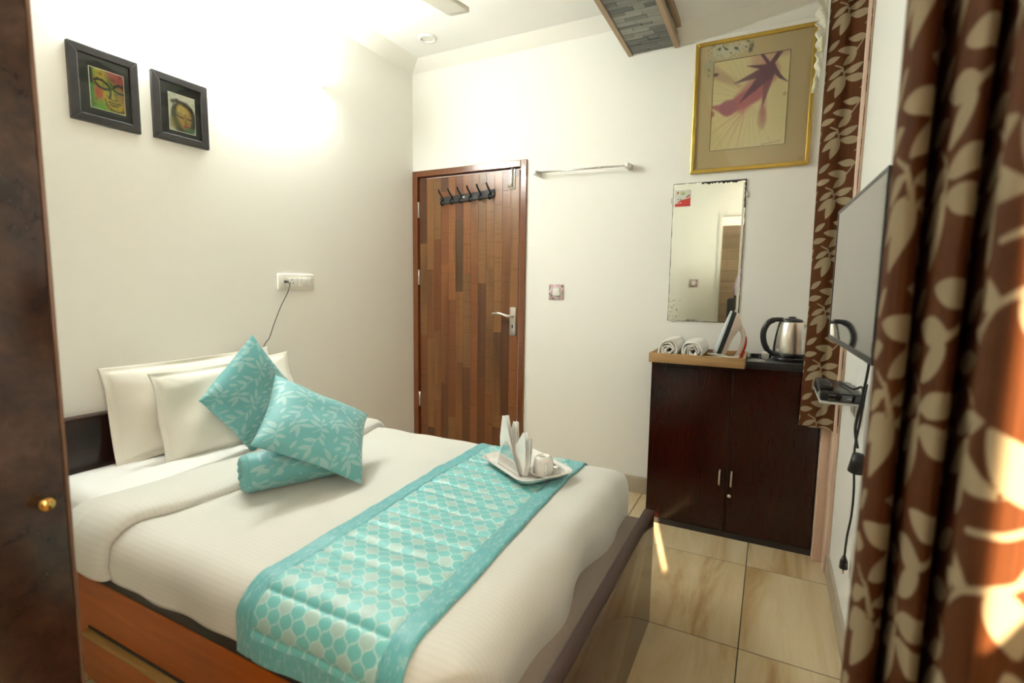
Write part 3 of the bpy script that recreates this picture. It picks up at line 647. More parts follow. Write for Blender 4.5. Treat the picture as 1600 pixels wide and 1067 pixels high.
def wrap1(t, lo, hi, r):
    """arc-length coordinate over a soft box edge -> position, drop, outward normal component"""
    pos = t.copy(); drop = np.zeros_like(t); nn = np.zeros_like(t)
    for sgn, e in ((1, hi), (-1, lo)):
        d = sgn*t-(sgn*e-r); a = np.clip(d/r, 0, np.pi/2); m = d > 0
        p = (sgn*e-r)+r*np.sin(a); dr_ = r*(1-np.cos(a))+np.clip(d-r*np.pi/2, 0, None)
        pos = np.where(m, sgn*p, pos); drop = np.where(m, dr_, drop); nn = np.where(m, sgn*np.sin(a), nn)
    return pos, drop, nn
YL, YH, XF, ZT, RB = -2.325, -1.065, 1.922, .540, .085
def cover(s, t, off):
    """point of the bed cover: s along the bed, t across it"""
    x, ds, nx = wrap1(s, -5., XF, .09); y, dt, ny = wrap1(t, YL, YH, RB)
    h = .006*snoise(s, t, 21, 5)+.0022*snoise(s, t, 22, 26)
    edge = np.clip(dt/.16, 0, 1); h = h+.007*edge*snoise(s*3, t*.6, 23, 9)
    ef = np.clip(ds/.16, 0, 1); h = h+.016*ef*snoise(t*2.4, s*.6, 24, 6)+.05*ef*np.clip((t+1.55)/.4, 0, 1)*0
    h = h+.012*np.clip(1-np.abs(s-1.78)/.2, 0, 1)*np.clip(1-np.abs(t+1.4)/.7, 0, 1)
    o = h+off; nz = np.sqrt(np.clip(1-nx**2-ny**2, 0, 1)); ln = np.sqrt(nx**2+ny**2+nz**2)
    dz = np.sqrt(ds**2+dt**2)
    P = np.stack([x+o*nx/ln, y+o*ny/ln, ZT-dz+o*nz/ln], -1)
    R = .13; cx = XF-R
    for cy, sg in ((YH-R, 1), (YL+R, -1)):
        dx = P[..., 0]-cx; dy = (P[..., 1]-cy)*sg; m = (dx > 0) & (dy > 0); d = np.hypot(dx, dy); k = np.where(m & (d > R), R/np.maximum(d, 1e-6), 1.)
        P[..., 0] = np.where(m, cx+dx*k, P[..., 0]); P[..., 1] = np.where(m, cy+sg*dy*k, P[..., 1])
    return P
s_, t_ = np.meshgrid(np.linspace(.55, XF+.125, 190), np.linspace(YL-.105, YH+.12, 170), indexing='ij')
Pd = cover(s_, t_, 0.)
# lower hem is slightly uneven
dv = thing('duvet', 'cream striped duvet spread over the bed with folded top edge', 'duvet', (1.25, -1.7, .38))
grid('cover', Pd, M['duvet'], dv, .012, {'cloth': ('FLOAT_VECTOR', np.stack([s_, t_, 0*s_], -1))})
# folded-back band at the head end
prof = np.array([(.425, -.050), (.445, -.02), (.475, .008), (.53, .022), (.60, .030), (.68, .036), (.735, .036), (.768, .026), (.778, .008), (.768, -.006), (.74, -.010)])
pt = np.array(smooth_path([(a, b, 0) for a, b in prof], 5))[:, :2]
tt = np.linspace(YL-.105, YH+.11, 170); yb, db, nb = wrap1(tt, YL-.004, YH+.004, RB); nzb = np.sqrt(1-nb**2)
P = np.zeros((len(pt), len(tt), 3)); q = np.clip((tt-YL)/(YH-YL), -.2, 1.2)
shift = -.035*np.clip((.12-q)/.12, 0, 1)-.13*np.clip((q-.45)/.55, 0, 1.1)
for i, (a, b) in enumerate(pt):
    hh = b+.004*snoise(tt*2, a+0*tt, 31, 8)
    pk = .004*np.sin(tt*95)*np.clip((a-.74)*30, 0, 1)*np.clip(db/.08, 0, 1)
    P[i] = np.stack([a+shift*(1 if a > .6 else .6)+pk+.008*snoise(tt, 0*tt, 33, 5), yb+hh*nb*.8, ZT-db+hh*np.maximum(nzb, .0)], -1)
grid('folded_band', P, M['duvet'], dv, .006, {'cloth': ('FLOAT_VECTOR', np.stack([np.broadcast_to(pt[:, :1], P.shape[:2]), np.broadcast_to(tt, P.shape[:2]), 0*P[..., 0]], -1))})

# runner
ra, rb = np.meshgrid(np.linspace(-.245, .245, 110), np.linspace(YL-.115, YH+.05, 460), indexing='ij')
sx_ = 1.488+ra+.040*(-1.1-rb)/1.2+.006*snoise(rb, 0*rb, 41, 5)
seams = np.zeros_like(ra); inb = np.abs(ra) < .185
hem = rb < (YL-.115+.055)
bd_ = ((np.abs(ra) > .185) | hem).astype(float)
sm = np.abs((rb+2.2)/.086-np.round((rb+2.2)/.086))*.086
off = .007+.004*(1-bd_)*(1-np.exp(-(sm/.011)**2))-.0025*(1-bd_)*np.exp(-(sm/.0035)**2)+.003*bd_
off -= .004*np.exp(-((np.abs(ra)-.185)/.003)**2)
off += .0012*snoise(ra, rb, 42, 60)
off *= np.clip((.245-np.abs(ra))/.006, .35, 1)
Pr = cover(sx_, rb, off)
rn = grid('bed_runner', Pr, M['runner'], None, .006, {'cloth': ('FLOAT_VECTOR', np.stack([ra, rb, 0*ra], -1)), 'border': ('FLOAT', bd_)})
tag(rn, 'teal quilted runner with silver trellis pattern across the bed foot', 'bed runner')

# ------------------------------------------------------------------ pillows, cushions, bolster
def softform(name, c, e1, e2, w_, h_, T, mat, label, cat, group, pinch=.06, flange=0., leaf=None, seed=1, n=90, wr=.004, back=1.):
    e1 = np.array(e1)/np.linalg.norm(e1); e2 = np.array(e2); e2 = e2-e1*(e1@e2); e2 /= np.linalg.norm(e2); nn = np.cross(e1, e2)
    a = np.linspace(-1, 1, n); U_, V_ = np.meshgrid(a, a, indexing='ij')
    px = U_*(1-pinch*(1-V_**2)); py = V_*(1-pinch*(1-U_**2))
    fi = 1-flange; ui, vi = np.clip(np.abs(U_)/(1-flange*h_/w_ if flange else 1), 0, 1), np.clip(np.abs(V_)/(fi if flange else 1), 0, 1)
    body = ((1-ui**2.6)*(1-vi**2.6)); th = T*np.clip(body, 0, 1)**.55
    nz_ = wr*snoise(U_*w_, V_*h_, seed, 14)*np.clip(body*2, 0, 1)
    droop = .02*snoise(U_*2, V_*2, seed+5, 2)*(np.maximum(np.abs(U_), np.abs(V_))**3)*(1 if flange else .3)
    def side(s): return np.array(c)+(px*w_/2)[..., None]*e1+(py*h_/2)[..., None]*e2+((s*(th+nz_+.0015)+droop))[..., None]*nn
    A, B = side(1), side(-back)
    P = np.vstack([A, B[::-1]])
    uv = np.stack([U_*w_/2, V_*h_/2, 0*U_], -1); UV = np.vstack([uv, uv[::-1]+np.array([.13, .07, 0])])
    at = {'cloth': ('FLOAT_VECTOR', UV)}
    if leaf: at['leaf'] = ('FLOAT', leaf_field(UV[..., 0]*math.cos(.5)+UV[..., 1]*math.sin(.5), -UV[..., 0]*math.sin(.5)+UV[..., 1]*math.cos(.5), leaf))
    o = grid(name, P, mat, None, 0, at, closed_u=True)
    # close the two remaining edges
    me = o.data; bm = bmesh.new(); bm.from_mesh(me); bmesh.ops.remove_doubles(bm, verts=bm.verts, dist=.0002)
    bmesh.ops.holes_fill(bm, edges=[e for e in bm.edges if e.is_boundary], sides=0); bmesh.ops.recalc_face_normals(bm, faces=bm.faces)
    bm.to_mesh(me); bm.free()
    for p in me.polygons: p.use_smooth = True
    return tag(o, label, cat, group)
softform('pillow', (.112, -1.655, .722), (0, 1, .02), (-.09, .02, .40), .75, .39, .052, M['pillow'], 'white flanged pillow leaning on the dark headboard, rear of two', 'pillow', 'white pillows', .045, .10, None, 3, 90, .009)
softform('pillow', (.232, -1.590, .702), (.02, 1, .04), (-.10, .03, .40), .66, .385, .052, M['pillow'], 'white flanged pillow in front, behind the teal cushions', 'pillow', 'white pillows', .05, .09, None, 5, 90, .009)
softform('cushion', (.400, -1.625, .768), (-.03, .640, -.768), (-.12, .768, .64), .36, .36, .058, M['cushion'], 'teal leaf patterned cushion standing on its corner against the pillows', 'cushion', 'teal leaf cushions', .07, 0, .62, 7, 110, .003)
softform('cushion', (.922, -1.750, .722), (.513, .711, -.481), (-.555, .702, .446), .385, .375, .058, M['cushion'], 'teal leaf patterned cushion lying tilted on the bolster', 'cushion', 'teal leaf cushions', .07, 0, .62, 9, 110, .003, .35)
def bolster():
    A = np.array((.832, -1.990, .612)); B = np.array((.995, -1.640, .612)); d = B-A; L = np.linalg.norm(d); d /= L
    sd_ = np.cross(d, (0, 0, 1)); sd_ /= np.linalg.norm(sd_); up = np.cross(sd_, d)
    pr = [(.004, .018), (.02, .010), (.04, .002), (.054, .004), (.062, .018), (.065, .04), (.066, L/2), (.065, L-.04), (.062, L-.018), (.054, L-.004), (.04, L-.002), (.02, L-.01), (.004, L-.018)]
    pr = np.array(smooth_path([(a, b, 0) for a, b in pr], 8))[:, :2]; th = np.linspace(0, 2*np.pi, 96, endpoint=False)
    P = np.zeros((96, len(pr), 3)); UV = np.zeros((96, len(pr), 3)); arc = np.concatenate([[0], np.cumsum(np.hypot(*np.diff(pr, axis=0).T))])
    for j, (r, h) in enumerate(pr):
        pl = .0014*np.clip(1-min(h, L-h)/.03, 0, 1)*np.cos(th*11)*np.clip(r/.05, 0, 1)
        P[:, j] = A+d*(h+pl[:, None]*1.6)+(r+pl)[:, None]*(np.cos(th)[:, None]*sd_+np.sin(th)[:, None]*up)
        UV[:, j, 0] = th*.072; UV[:, j, 1] = arc[j]
    lf = leaf_field(UV[..., 0], UV[..., 1], .6); lf[:, (pr[:, 0] < .060)] = .01
    o = grid('bolster', P, M['cushion'], None, 0, {'cloth': ('FLOAT_VECTOR', UV), 'leaf': ('FLOAT', lf)}, closed_u=True)
    tag(o, 'small round teal bolster with gathered end, under the front cushion', 'bolster')
bolster()

# ------------------------------------------------------------------ tray with cup and napkins on the bed
TC = np.array((1.567, -1.34)); LA = np.array((.84, -.543)); SA = np.array((.543, .84)); TZ = .5565
def T2(a, b, z=0): p = TC+LA*a+SA*b; return (p[0], p[1], TZ+z)
def rrect(w_, h_, r, n=7):
    out = []
    for cx, cy, a0 in ((w_/2-r, h_/2-r, 0), (-w_/2+r, h_/2-r, 90), (-w_/2+r, -h_/2+r, 180), (w_/2-r, -h_/2+r, 270)):
        for k in range(n): a = math.radians(a0+90*k/(n-1)); out.append((cx+r*math.cos(a), cy+r*math.sin(a)))
    return out
def plate_rings(rings, T):
    V, Fc = [], []; n = None
    for w_, h_, r, z in rings:
        pts = rrect(w_, h_, r); n = len(pts); V += [T(a, b, z) for a, b in pts]
    for i in range(len(rings)-1):
        for k in range(n): Fc.append((i*n+k, i*n+(k+1) % n, (i+1)*n+(k+1) % n, (i+1)*n+k))
    Fc += [tuple(range(n))[::-1], tuple(range((len(rings)-1)*n, len(rings)*n))]
    return V, Fc
v, f_ = plate_rings([(.27, .175, .03, 0), (.30, .205, .04, .006), (.325, .23, .045, .020), (.330, .235, .046, .022), (.328, .233, .046, .0245), (.315, .22, .042, .022), (.29, .195, .035, .009), (.27, .175, .03, .006)], T2)
tr2 = pyd('serving_tray', v, f_, M['ceramic'], None, True); tag(tr2, 'white melamine serving tray on the teal runner', 'tray')
nh = thing('napkin_holder', 'polished steel napkin holder on the white bed tray', 'napkin holder', T2(0, -.06, .006))
fan_ = [(-.083, .0)]+[(x, .112*(1-(abs(x)/.083)**1.5)) for x in np.linspace(-.08, .08, 17)]+[(.083, 0)]
def holder_plate(b, lean):
    V = [];
    for db in (0, .0012):
        for a, z in fan_: V.append(T2(a+.0, b+db+lean*z, .0075+z))
    n = len(fan_); Fc = [tuple(range(n))[::-1], tuple(range(n, 2*n))]+[(i, (i+1) % n, n+(i+1) % n, n+i) for i in range(n)]
    pyd('side_plate', V, Fc, M['chrome'], nh)
holder_plate(-.078, -.10); holder_plate(-.040, .10)
v, f_ = plate_rings([(.166, .044, .002, .0065), (.166, .044, .002, .0085)], lambda a, b, z: T2(a, b-.058, z)); pyd('base', v, f_, M['chrome'], nh)
def napkin(a0, b0, pts, lean, label):
    """a paper napkin folded to a triangle: two layers that part at the top"""
    V, Fc = [], []
    for s in (-1, 1):
        for d in (0, .0016):
            for a, z in pts: V.append(T2(a0+a, b0+s*(.0018+d+.055*max(0, z-.05)**1.3)+lean*z, .010+z))
    n = len(pts)
    for s in (0, 1):
        o_ = s*2*n; Fc += [tuple(range(o_, o_+n))[::-1], tuple(range(o_+n, o_+2*n))]+[(o_+i, o_+(i+1) % n, o_+n+(i+1) % n, o_+n+i) for i in range(n)]
    tag(pyd('paper_napkin', V, Fc, M['paper']), label, 'napkin', 'paper napkins in the steel holder')
napkin(-.045, -.066, [(-.03, 0), (.05, 0), (.07, .05), (.012, .195), (-.012, .19), (-.034, .10)], .0, 'white paper napkin with the tallest peak, at the holder front')
napkin(-.030, -.056, [(-.03, 0), (.05, 0), (.055, .06), (.018, .17), (.002, .172), (-.03, .09)], .12, 'white paper napkin with the narrow middle peak')
napkin(.048, -.060, [(-.05, 0), (.035, 0), (.045, .05), (.035, .155), (.022, .158), (-.03, .09)], .05, 'white paper napkin with the lower peak beside the cup')
napkin(.060, -.052, [(-.05, 0), (.03, 0), (.042, .05), (.038, .135), (.03, .138), (-.02, .08)], .10, 'white paper napkin behind the lower peak')
sc = (1.668, -1.378)
sa_ = lathe('saucer', [(0, .006), (.03, .006), (.034, .0), (.036, .0), (.05, .008), (.064, .015), (.065, .0165), (.05, .0115), (.034, .0095), (0, .0095)], (sc[0], sc[1], TZ+.0065), M['ceramic']); tag(sa_, 'small white saucer under the upturned cup', 'saucer')
cp = thing('cup', 'white cup standing upside down on the saucer', 'cup', (sc[0]-.008, sc[1]-.006, TZ+.0165))
cc = (sc[0]-.010, sc[1]-.008, TZ+.0168)
lathe('bowl', [(.032, .002), (.0355, 0), (.0375, .001), (.0368, .03), (.034, .05), (.028, .058), (.024, .059), (.022, .063), (.0195, .063), (.0185, .0595), (0, .0595)], cc, M['ceramic'], cp)
hd = Vector((.55, -.83, 0)); hs = [Vector(cc)+hd*r+Vector((0, 0, z)) for r, z in ((.036, .012), (.052, .012), (.060, .025), (.054, .040), (.035, .042))]
tube('handle', smooth_path(hs, 6), .0042, M['ceramic'], cp, 8)
box('printed_mark', (cc[0]-.006, cc[1]-.002, cc[2]+.0594), (cc[0]+.006, cc[1]+.003, cc[2]+.0602), plain('grey_green_print', (.35, .42, .36), .4), cp)
def spoon():
    a = np.linspace(0, 1, 14); b = np.linspace(-1, 1, 9); P = np.zeros((14, 9, 3)); c0 = np.array((1.700, -1.350, TZ+.0265)); d = np.array((-.62, .78, 0)); e = np.array((.78, .62, 0))
    for i, s in enumerate(a):
        l = .115*s; wv = .0155*math.sqrt(max(0, 1-((l-.021)/.022)**2)) if l < .041 else .003
        wv = max(wv, .0028 if l > .005 else .002)
        for j, q_ in enumerate(b):
            dom = .007*(1-q_**2)*math.sqrt(max(0, 1-((l-.021)/.022)**2)) if l < .042 else .0012*(1-q_**2)
            P[i, j] = c0+d*l+e*q_*wv+np.array((0, 0, dom+(.004*max(0, s-.4))))
    o = grid('teaspoon', P, M['chrome'], None, .0012); tag(o, 'steel teaspoon lying face down on the saucer beside the cup', 'spoon')
spoon()
for i, (a, b, ang, col) in enumerate(((.035, .055, .3, (.80, .79, .74)), (.055, .072, -.2, (.76, .77, .74)))):
    ca, sa2 = math.cos(ang), math.sin(ang)
    V = [T2(a+ca*x-sa2*y_, b+sa2*x+ca*y_, z) for z in (.0085+.003*i, .0115+.003*i) for x, y_ in ((-.032, -.022), (.032, -.022), (.032, .022), (-.032, .022))]
    o = pyd('sachet', V, [(3, 2, 1, 0), (4, 5, 6, 7), (0, 1, 5, 4), (1, 2, 6, 5), (2, 3, 7, 6), (3, 0, 4, 7)], M['paper'])
    mk = [T2(a+ca*x-sa2*y_, b+sa2*x+ca*y_, .012+.003*i) for x, y_ in ((-.012, -.006), (.012, -.006), (.012, .004), (-.012, .004))]
    pyd('printed_mark', mk, [(0, 1, 2, 3)], plain('grey_print', (.22, .25, .24), .5), o)
    tag(o, ('flat white sachet lying behind the napkins', 'flat white sachet overlapping another behind the cup')[i], 'sachet', 'white sachets on the bed tray')

# ================================================================== cabinet and what stands on it
cb = thing('cabinet', 'dark mahogany two door cabinet below the mirror', 'cabinet', (2.2, -.18, 0))
KX0, KX1, KY, KZ = 1.820, 2.588, -.361, .866
boxes('body', [((KX0, KY+.02, .03), (KX0+.018, -.002, KZ-.02)), ((KX1-.018, KY+.02, .03), (KX1, -.002, KZ-.02)), ((KX0+.018, -.012, .03), (KX1-.018, -.002, KZ-.02)), ((KX0+.018, KY+.02, .03), (KX1-.018, -.012, .05))], M['cab'], cb)
box('top', (KX0, KY+.001, KZ-.02), (KX1, -.002, KZ), M['cab'], cb, .001, 1)
box('plinth', (KX0, KY+.002, 0), (KX1, -.02, .03), M['dark'], cb)
for x0, x1, hxp in ((KX0+.001, 2.207, 2.178), (2.216, KX1-.001, 2.232)):
    d = box('door', (x0, KY, .034), (x1, KY+.0195, KZ-.021), M['cab'], cb, .001, 1)
    tube('handle', smooth_path([(hxp, KY, .345), (hxp, KY-.022, .338), (hxp, KY-.026, .308), (hxp, KY-.022, .278), (hxp, KY, .271)], 5), .0045, M['steel'], d, 8)
    if x0 > 2.2: lathe('lock', [(0, -.004), (.007, -.004), (.009, 0)], (2.226, KY, .218), M['steel'], d, 16, 'y')
boxes('centre_strip', [((2.2075, KY+.006, .034), (2.2155, KY+.018, KZ-.021))], M['dark'], cb)
# wooden tray with towels, iron and papers
wt = thing('wooden_tray', 'light brown wooden tray on the cabinet, left of the kettle', 'tray', (2.04, -.25, KZ))
ta, tb_, tc_, td = 1.812, 2.262, -.402, -.07
for nm, lo, hi in (('side', (ta, tc_, KZ+.001), (tb_, tc_+.012, KZ+.05)), ('side', (ta, td-.012, KZ+.001), (tb_, td, KZ+.05)), ('side', (ta, tc_+.012, KZ+.001), (ta+.012, td-.012, KZ+.05)), ('side', (tb_-.012, tc_+.012, KZ+.001), (tb_, td-.012, KZ+.05)), ('bottom', (ta+.012, tc_+.012, KZ+.001), (tb_-.012, td-.012, KZ+.008))):
    box(nm, lo, hi, M['tanwood'], wt, .002)
def rolled_towel(cx, label, seed):
    t = thing('rolled_towel', label, 'towel', (cx, -.26, KZ+.008), 'rolled towels in the wooden tray')
    cz = KZ+.009+.058; r_ = np.random.default_rng(seed); th = np.linspace(0, 2*np.pi*3.6, 150)
    rad = .010+(.051-.010)*(th/th[-1])
    lo, ln_ = -.388, .27
    wob = .0022*np.sin(th*2.3+seed)+.0015*np.sin(th*5.1)
    P = np.zeros((150, 12, 3))
    for j, yy in enumerate(np.linspace(0, 1, 12)):
        bul = 1+.05*math.sin(math.pi*yy)
        rr_ = (rad+wob)*bul
        P[:, j] = np.stack([cx+rr_*np.cos(th+1.2), lo+ln_*yy+.004*np.sin(th*1.7+seed)*(1 if j in (0,) else 0)+0*th, cz+rr_*np.sin(th+1.2)*1.03], -1)
    grid('roll', P, M['towel'], t, .0085, off=0)
rolled_towel(1.905, 'white towel roll, the left of two in the wooden tray', 2)
rolled_towel(2.020, 'white towel roll next to the iron in the wooden tray', 5)
for i, (x0, x1, y0, y1, z0, m_, lb_) in enumerate(((2.105, 2.25, -.385, -.295, .012, 'tanwood', 'tan card lying flat in the wooden tray under the white leaflets'), (2.125, 2.247, -.387, -.30, .026, 'paper', 'white leaflet lying at the front of the wooden tray'), (2.14, 2.235, -.383, -.305, .032, 'paper', 'small white card on top of the leaflet in the wooden tray'))):
    zz = KZ+z0 if i else KZ+.009
    tag(box('leaflet', (x0, y0, zz), (x1, y1, zz+(.005 if i else .0165)), M[m_], None, .0008, 1), lb_, 'leaflet', 'papers in the wooden tray')

# iron standing on its heel
def iron():
    base = np.array((2.128, -.235, KZ+.0095)); a = np.array((.30, .06, .95)); a /= np.linalg.norm(a)
    n_ = np.array((.92, .16, -.28)); n_ -= a*(a@n_); n_ /= np.linalg.norm(n_); w_ = np.cross(a, n_)
    t = thing('iron', 'white and red steam iron standing on its heel in the wooden tray', 'iron', tuple(base))
    def X(l, q_, h): return base+a*l+w_*q_+n_*h
    L = .262
    def hw_(l): return .054*(1-max(0, (l-.05)/(L-.05))**2.0)**.75 if l < L else 0
    ls = np.concatenate([np.linspace(.018, .2, 12), L-.062*np.linspace(1, 0, 14)**2])
    def shell(name, h0, h1, k0, k1, mat, top=None):
        P = []
        for l in ls:
            hw = max(hw_(l), .0008); H1 = h1 if top is None else top(l)
            P.append([X(l, -hw*k0, h0), X(l, -hw*k1, H1), X(l, -hw*k1*.5, H1+.002), X(l, hw*k1*.5, H1+.002), X(l, hw*k1, H1), X(l, hw*k0, h0)])
        P = np.array(P); nl = len(ls); V = P.reshape(-1, 3); Fc = []
        for i in range(nl-1):
            for j in range(6): Fc.append((i*6+j, i*6+(j+1) % 6, (i+1)*6+(j+1) % 6, (i+1)*6+j))
        Fc += [tuple(range(6))[::-1], tuple(range((nl-1)*6, nl*6))]
        return pyd(name, V, Fc, mat, t)
    shell('soleplate', -.034, -.026, 1.0, 1.0, M['sole']); shell('skirt', -.026, -.004, .97, .93, M['black'])
    shell('body', -.004, .03, .93, .55, M['ironbody'], lambda l: .020+.016*math.exp(-((l-.20)/.05)**2)-.018*max(0, (l-.22)/.04))
    v_, f2 = sweep(smooth_path([X(.015, 0, .02), X(.012, 0, .05), X(.03, 0, .070), X(.09, 0, .080), X(.15, 0, .073), X(.19, 0, .048), X(.20, 0, .022)], 6), [.015]*12+[.012]*20+[.016]*5, 10); pyd('handle', v_, f2, M['ironbody'], t, True)
    v_, f2 = sweep(smooth_path([X(.02, 0, .078), X(.06, 0, .090), X(.12, 0, .090), X(.165, 0, .074)], 6), [.004]+[.0085]*17+[.003], 8); pyd('handle_grip', v_, f2, M['redplastic'], t, True)
    bm = bmesh.new()
    for q_, h, l in ((-.03, -.02, 0), (.03, -.02, 0), (.03, .07, 0), (-.03, .07, 0), (-.03, -.02, .02), (.03, -.02, .02), (.028, .066, .02), (-.028, .066, .02)): bm.verts.new(X(l, q_, h))
    bm.verts.ensure_lookup_table(); q4 = bm.verts
    for fc in ((0, 1, 2, 3), (7, 6, 5, 4), (0, 4, 5, 1), (1, 5, 6, 2), (2, 6, 7, 3), (3, 7, 4, 0)): bm.faces.new([q4[i] for i in fc])
    bmesh.ops.recalc_face_normals(bm, faces=bm.faces); from_bm('heel', bm, M['ironbody'], t)
    pts = [(2.20, -.26, KZ+.03), (2.16, -.31, KZ+.048), (2.10, -.33, KZ+.055), (2.085, -.29, KZ+.05), (2.12, -.315, KZ+.046), (2.17, -.335, KZ+.045), (2.21, -.33, KZ+.047), (2.23, -.29, KZ+.045), (2.21, -.27, KZ+.043)]
    tube('cord', smooth_path(pts, 7), .0042, M['offwhite'], t, 8)
iron()
# kettle tray with kettle
kt = thing('kettle_tray', 'black plastic kettle tray with compartments on the cabinet', 'tray', (2.41, -.2, KZ))
bx_ = [((2.266, -.364, KZ+.001), (2.56, -.05, KZ+.022)), ((2.266, -.364, KZ+.022), (2.56, -.235, KZ+.034)), ((2.266, -.235, KZ+.022), (2.276, -.05, KZ+.040)), ((2.55, -.235, KZ+.022), (2.56, -.05, KZ+.040)), ((2.276, -.06, KZ+.022), (2.55, -.05, KZ+.040)), ((2.315, -.235, KZ+.022), (2.320, -.06, KZ+.036)), ((2.37, -.235, KZ+.022), (2.55, -.06, KZ+.034))]
boxes('tray_body', bx_, M['black'], kt, .0015)
lab = box('label_plate', (2.285, -.345, KZ+.034), (2.345, -.275, KZ+.0352), plain('grey_label', (.42, .41, .37), .5), kt)
for i in range(5): box('label_bar', (2.291+.0105*i, -.335, KZ+.0352), (2.296+.0105*i, -.29, KZ+.0358), M['black'], lab)
kc = (2.452, -.195)
ke = thing('kettle', 'brushed steel electric kettle with black handle and lid', 'kettle', (kc[0], kc[1], KZ+.034))
zk = KZ+.0345
lathe('power_base', [(0, 0), (.074, 0), (.078, .004), (.078, .012), (.07, .018), (0, .018)], (kc[0], kc[1], zk), M['black'], ke)
lathe('kettle_foot', [(0, .018), (.068, .018), (.070, .022), (.070, .034), (.068, .036)], (kc[0], kc[1], zk), M['black'], ke)
lathe('jug', [(.0685, .036), (.0695, .04), (.069, .06), (.064, .11), (.057, .155), (.049, .183), (.046, .190), (.043, .190)], (kc[0], kc[1], zk), M['kettle'], ke, 56)
ld = lathe('lid', [(.0475, .188), (.048, .194), (.045, .198), (.03, .204), (.012, .207), (0, .207)], (kc[0], kc[1], zk), M['black'], ke)
lathe('lid_knob', [(.018, .205), (.016, .212), (0, .214)], (kc[0], kc[1], zk), M['black'], ld)
V = []
for h, w_, o_ in ((.15, .004, .052), (.165, .012, .060), (.180, .017, .068), (.190, .016, .072)):
    for s in (-1, 0, 1): V.append((kc[0]+(o_ if s == 0 else .047), kc[1]+s*w_ - .006, zk+h))
sp = pyd('spout', V, [(i*3+j, i*3+j+1, i*3+j+4, i*3+j+3) for i in range(3) for j in (0, 1)]+[(0, 2, 1)], M['kettle'], ke, True)
hpth = smooth_path([(kc[0]-.040, kc[1]-.005, zk+.197), (kc[0]-.075, kc[1]-.012, zk+.196), (kc[0]-.105, kc[1]-.016, zk+.178), (kc[0]-.122, kc[1]-.02, zk+.135), (kc[0]-.118, kc[1]-.02, zk+.085), (kc[0]-.098, kc[1]-.016, zk+.045), (kc[0]-.066, kc[1]-.01, zk+.024)], 7)
tube('handle', hpth, [.011]*8+[.014]*(len(hpth)-16)+[.011]*8, M['black'], ke, 12)
tube('handle_strip', smooth_path([(kc[0]-.048, kc[1]-.004, zk+.19), (kc[0]-.060, kc[1]-.006, zk+.13), (kc[0]-.068, kc[1]-.008, zk+.07), (kc[0]-.069, kc[1]-.008, zk+.035)], 5), .0075, M['black'], ke, 8)
box('rating_label', (kc[0]-.062, kc[1]-.048, zk+.044), (kc[0]-.047, kc[1]-.046, zk+.058), M['white'], ke)
tag(box('tea_sachet', (2.325, -.16, KZ+.0225), (2.362, -.09, KZ+.058), M['paper'], None, .006), 'white sachet standing in the kettle tray behind the handle', 'sachet')

# ------------------------------------------------------------------ mirror
mr = thing('wall_mirror', 'frameless tall mirror with worn black edges above the cabinet', 'mirror', (2.013, 0, 1.06))
MX0, MX1, MZ0, MZ1 = 1.8265, 2.2015, 1.060, 1.825
box('glass', (MX0, -.006, MZ0), (MX1, -.001, MZ1), M['mirror'], mr)
rr = random.Random(5)
def worn(pts_edge, inward, mn, mx, name):
    V = []; n = len(pts_edge)
    for i, p in enumerate(pts_edge):
        d = rr.uniform(mn, mx); V.append((p[0], -.0066, p[1])); V.append((p[0]+inward[0]*d, -.0066, p[1]+inward[1]*d))
    V2 = [(a, -.0061, c) for a, b, c in V]; m_ = len(V)
    Fc = [(2*i, 2*i+1, 2*i+3, 2*i+2) for i in range(n-1)]+[(m_+2*i, m_+2*i+2, m_+2*i+3, m_+2*i+1) for i in range(n-1)]
    Fc += [(2*i, 2*i+2, m_+2*i+2, m_+2*i) for i in range(n-1)]+[(2*i+1, m_+2*i+1, m_+2*i+3, 2*i+3) for i in range(n-1)]
    pyd(name, V+V2, Fc, M['blackmat'], mr)
worn([(x, MZ1) for x in np.linspace(MX0, MX0+.15, 14)], (0, -1), .001, .004, 'worn_edge'); worn([(x, MZ1) for x in np.linspace(MX0+.15, MX1, 34)], (0, -1), .006, .016, 'worn_edge')
worn([(MX1, z) for z in np.linspace(MZ1-.15, MZ1, 16)], (-1, 0), .004, .009, 'worn_edge'); worn([(MX1, z) for z in np.linspace(MZ0, MZ1-.15, 40)], (-1, 0), .001, .0035, 'worn_edge')
worn([(MX0, z) for z in np.linspace(MZ0, MZ1, 50)], (1, 0), .001, .0035, 'worn_edge'); worn([(x, MZ0) for x in np.linspace(MX0, MX1, 30)], (0, 1), .001, .003, 'worn_edge')
box('bevel_strip', (MX1-.016, -.0063, MZ0+.004), (MX1-.005, -.006, MZ1-.018), M['offwhite'], mr)
for x, z, w_, h in ((MX0-.004, 1.734, .012, .032), (MX1+.006, 1.745, .014, .030), (MX0+.035, MZ0, .026, .014), (MX1-.03, MZ0-.004, .028, .012)):
    box('clip', (x-w_/2, -.009, z-h/2), (x+w_/2, -.0005, z+h/2), M['steel'], mr, .002)
for i in range(26):
    x = MX0+abs(rr.gauss(0, .045)); z = MZ0+.01+abs(rr.gauss(0, .07)); r = rr.uniform(.001, .003)
    lathe('spot', [(0, -.0064), (r, -.0063), (r, -.006)], (x, 0, z), M['blackmat'], mr, 8, 'y')
for x in (MX0+.105, MX0+.138): box('clear_patch', (x, -.0064, MZ0+.004), (x+.022, -.006, MZ0+.010), M['ply'], mr)
stk = thing('sticker', 'white and red printed sticker on the mirror corner', 'sticker', (1.88, -.007, 1.70))
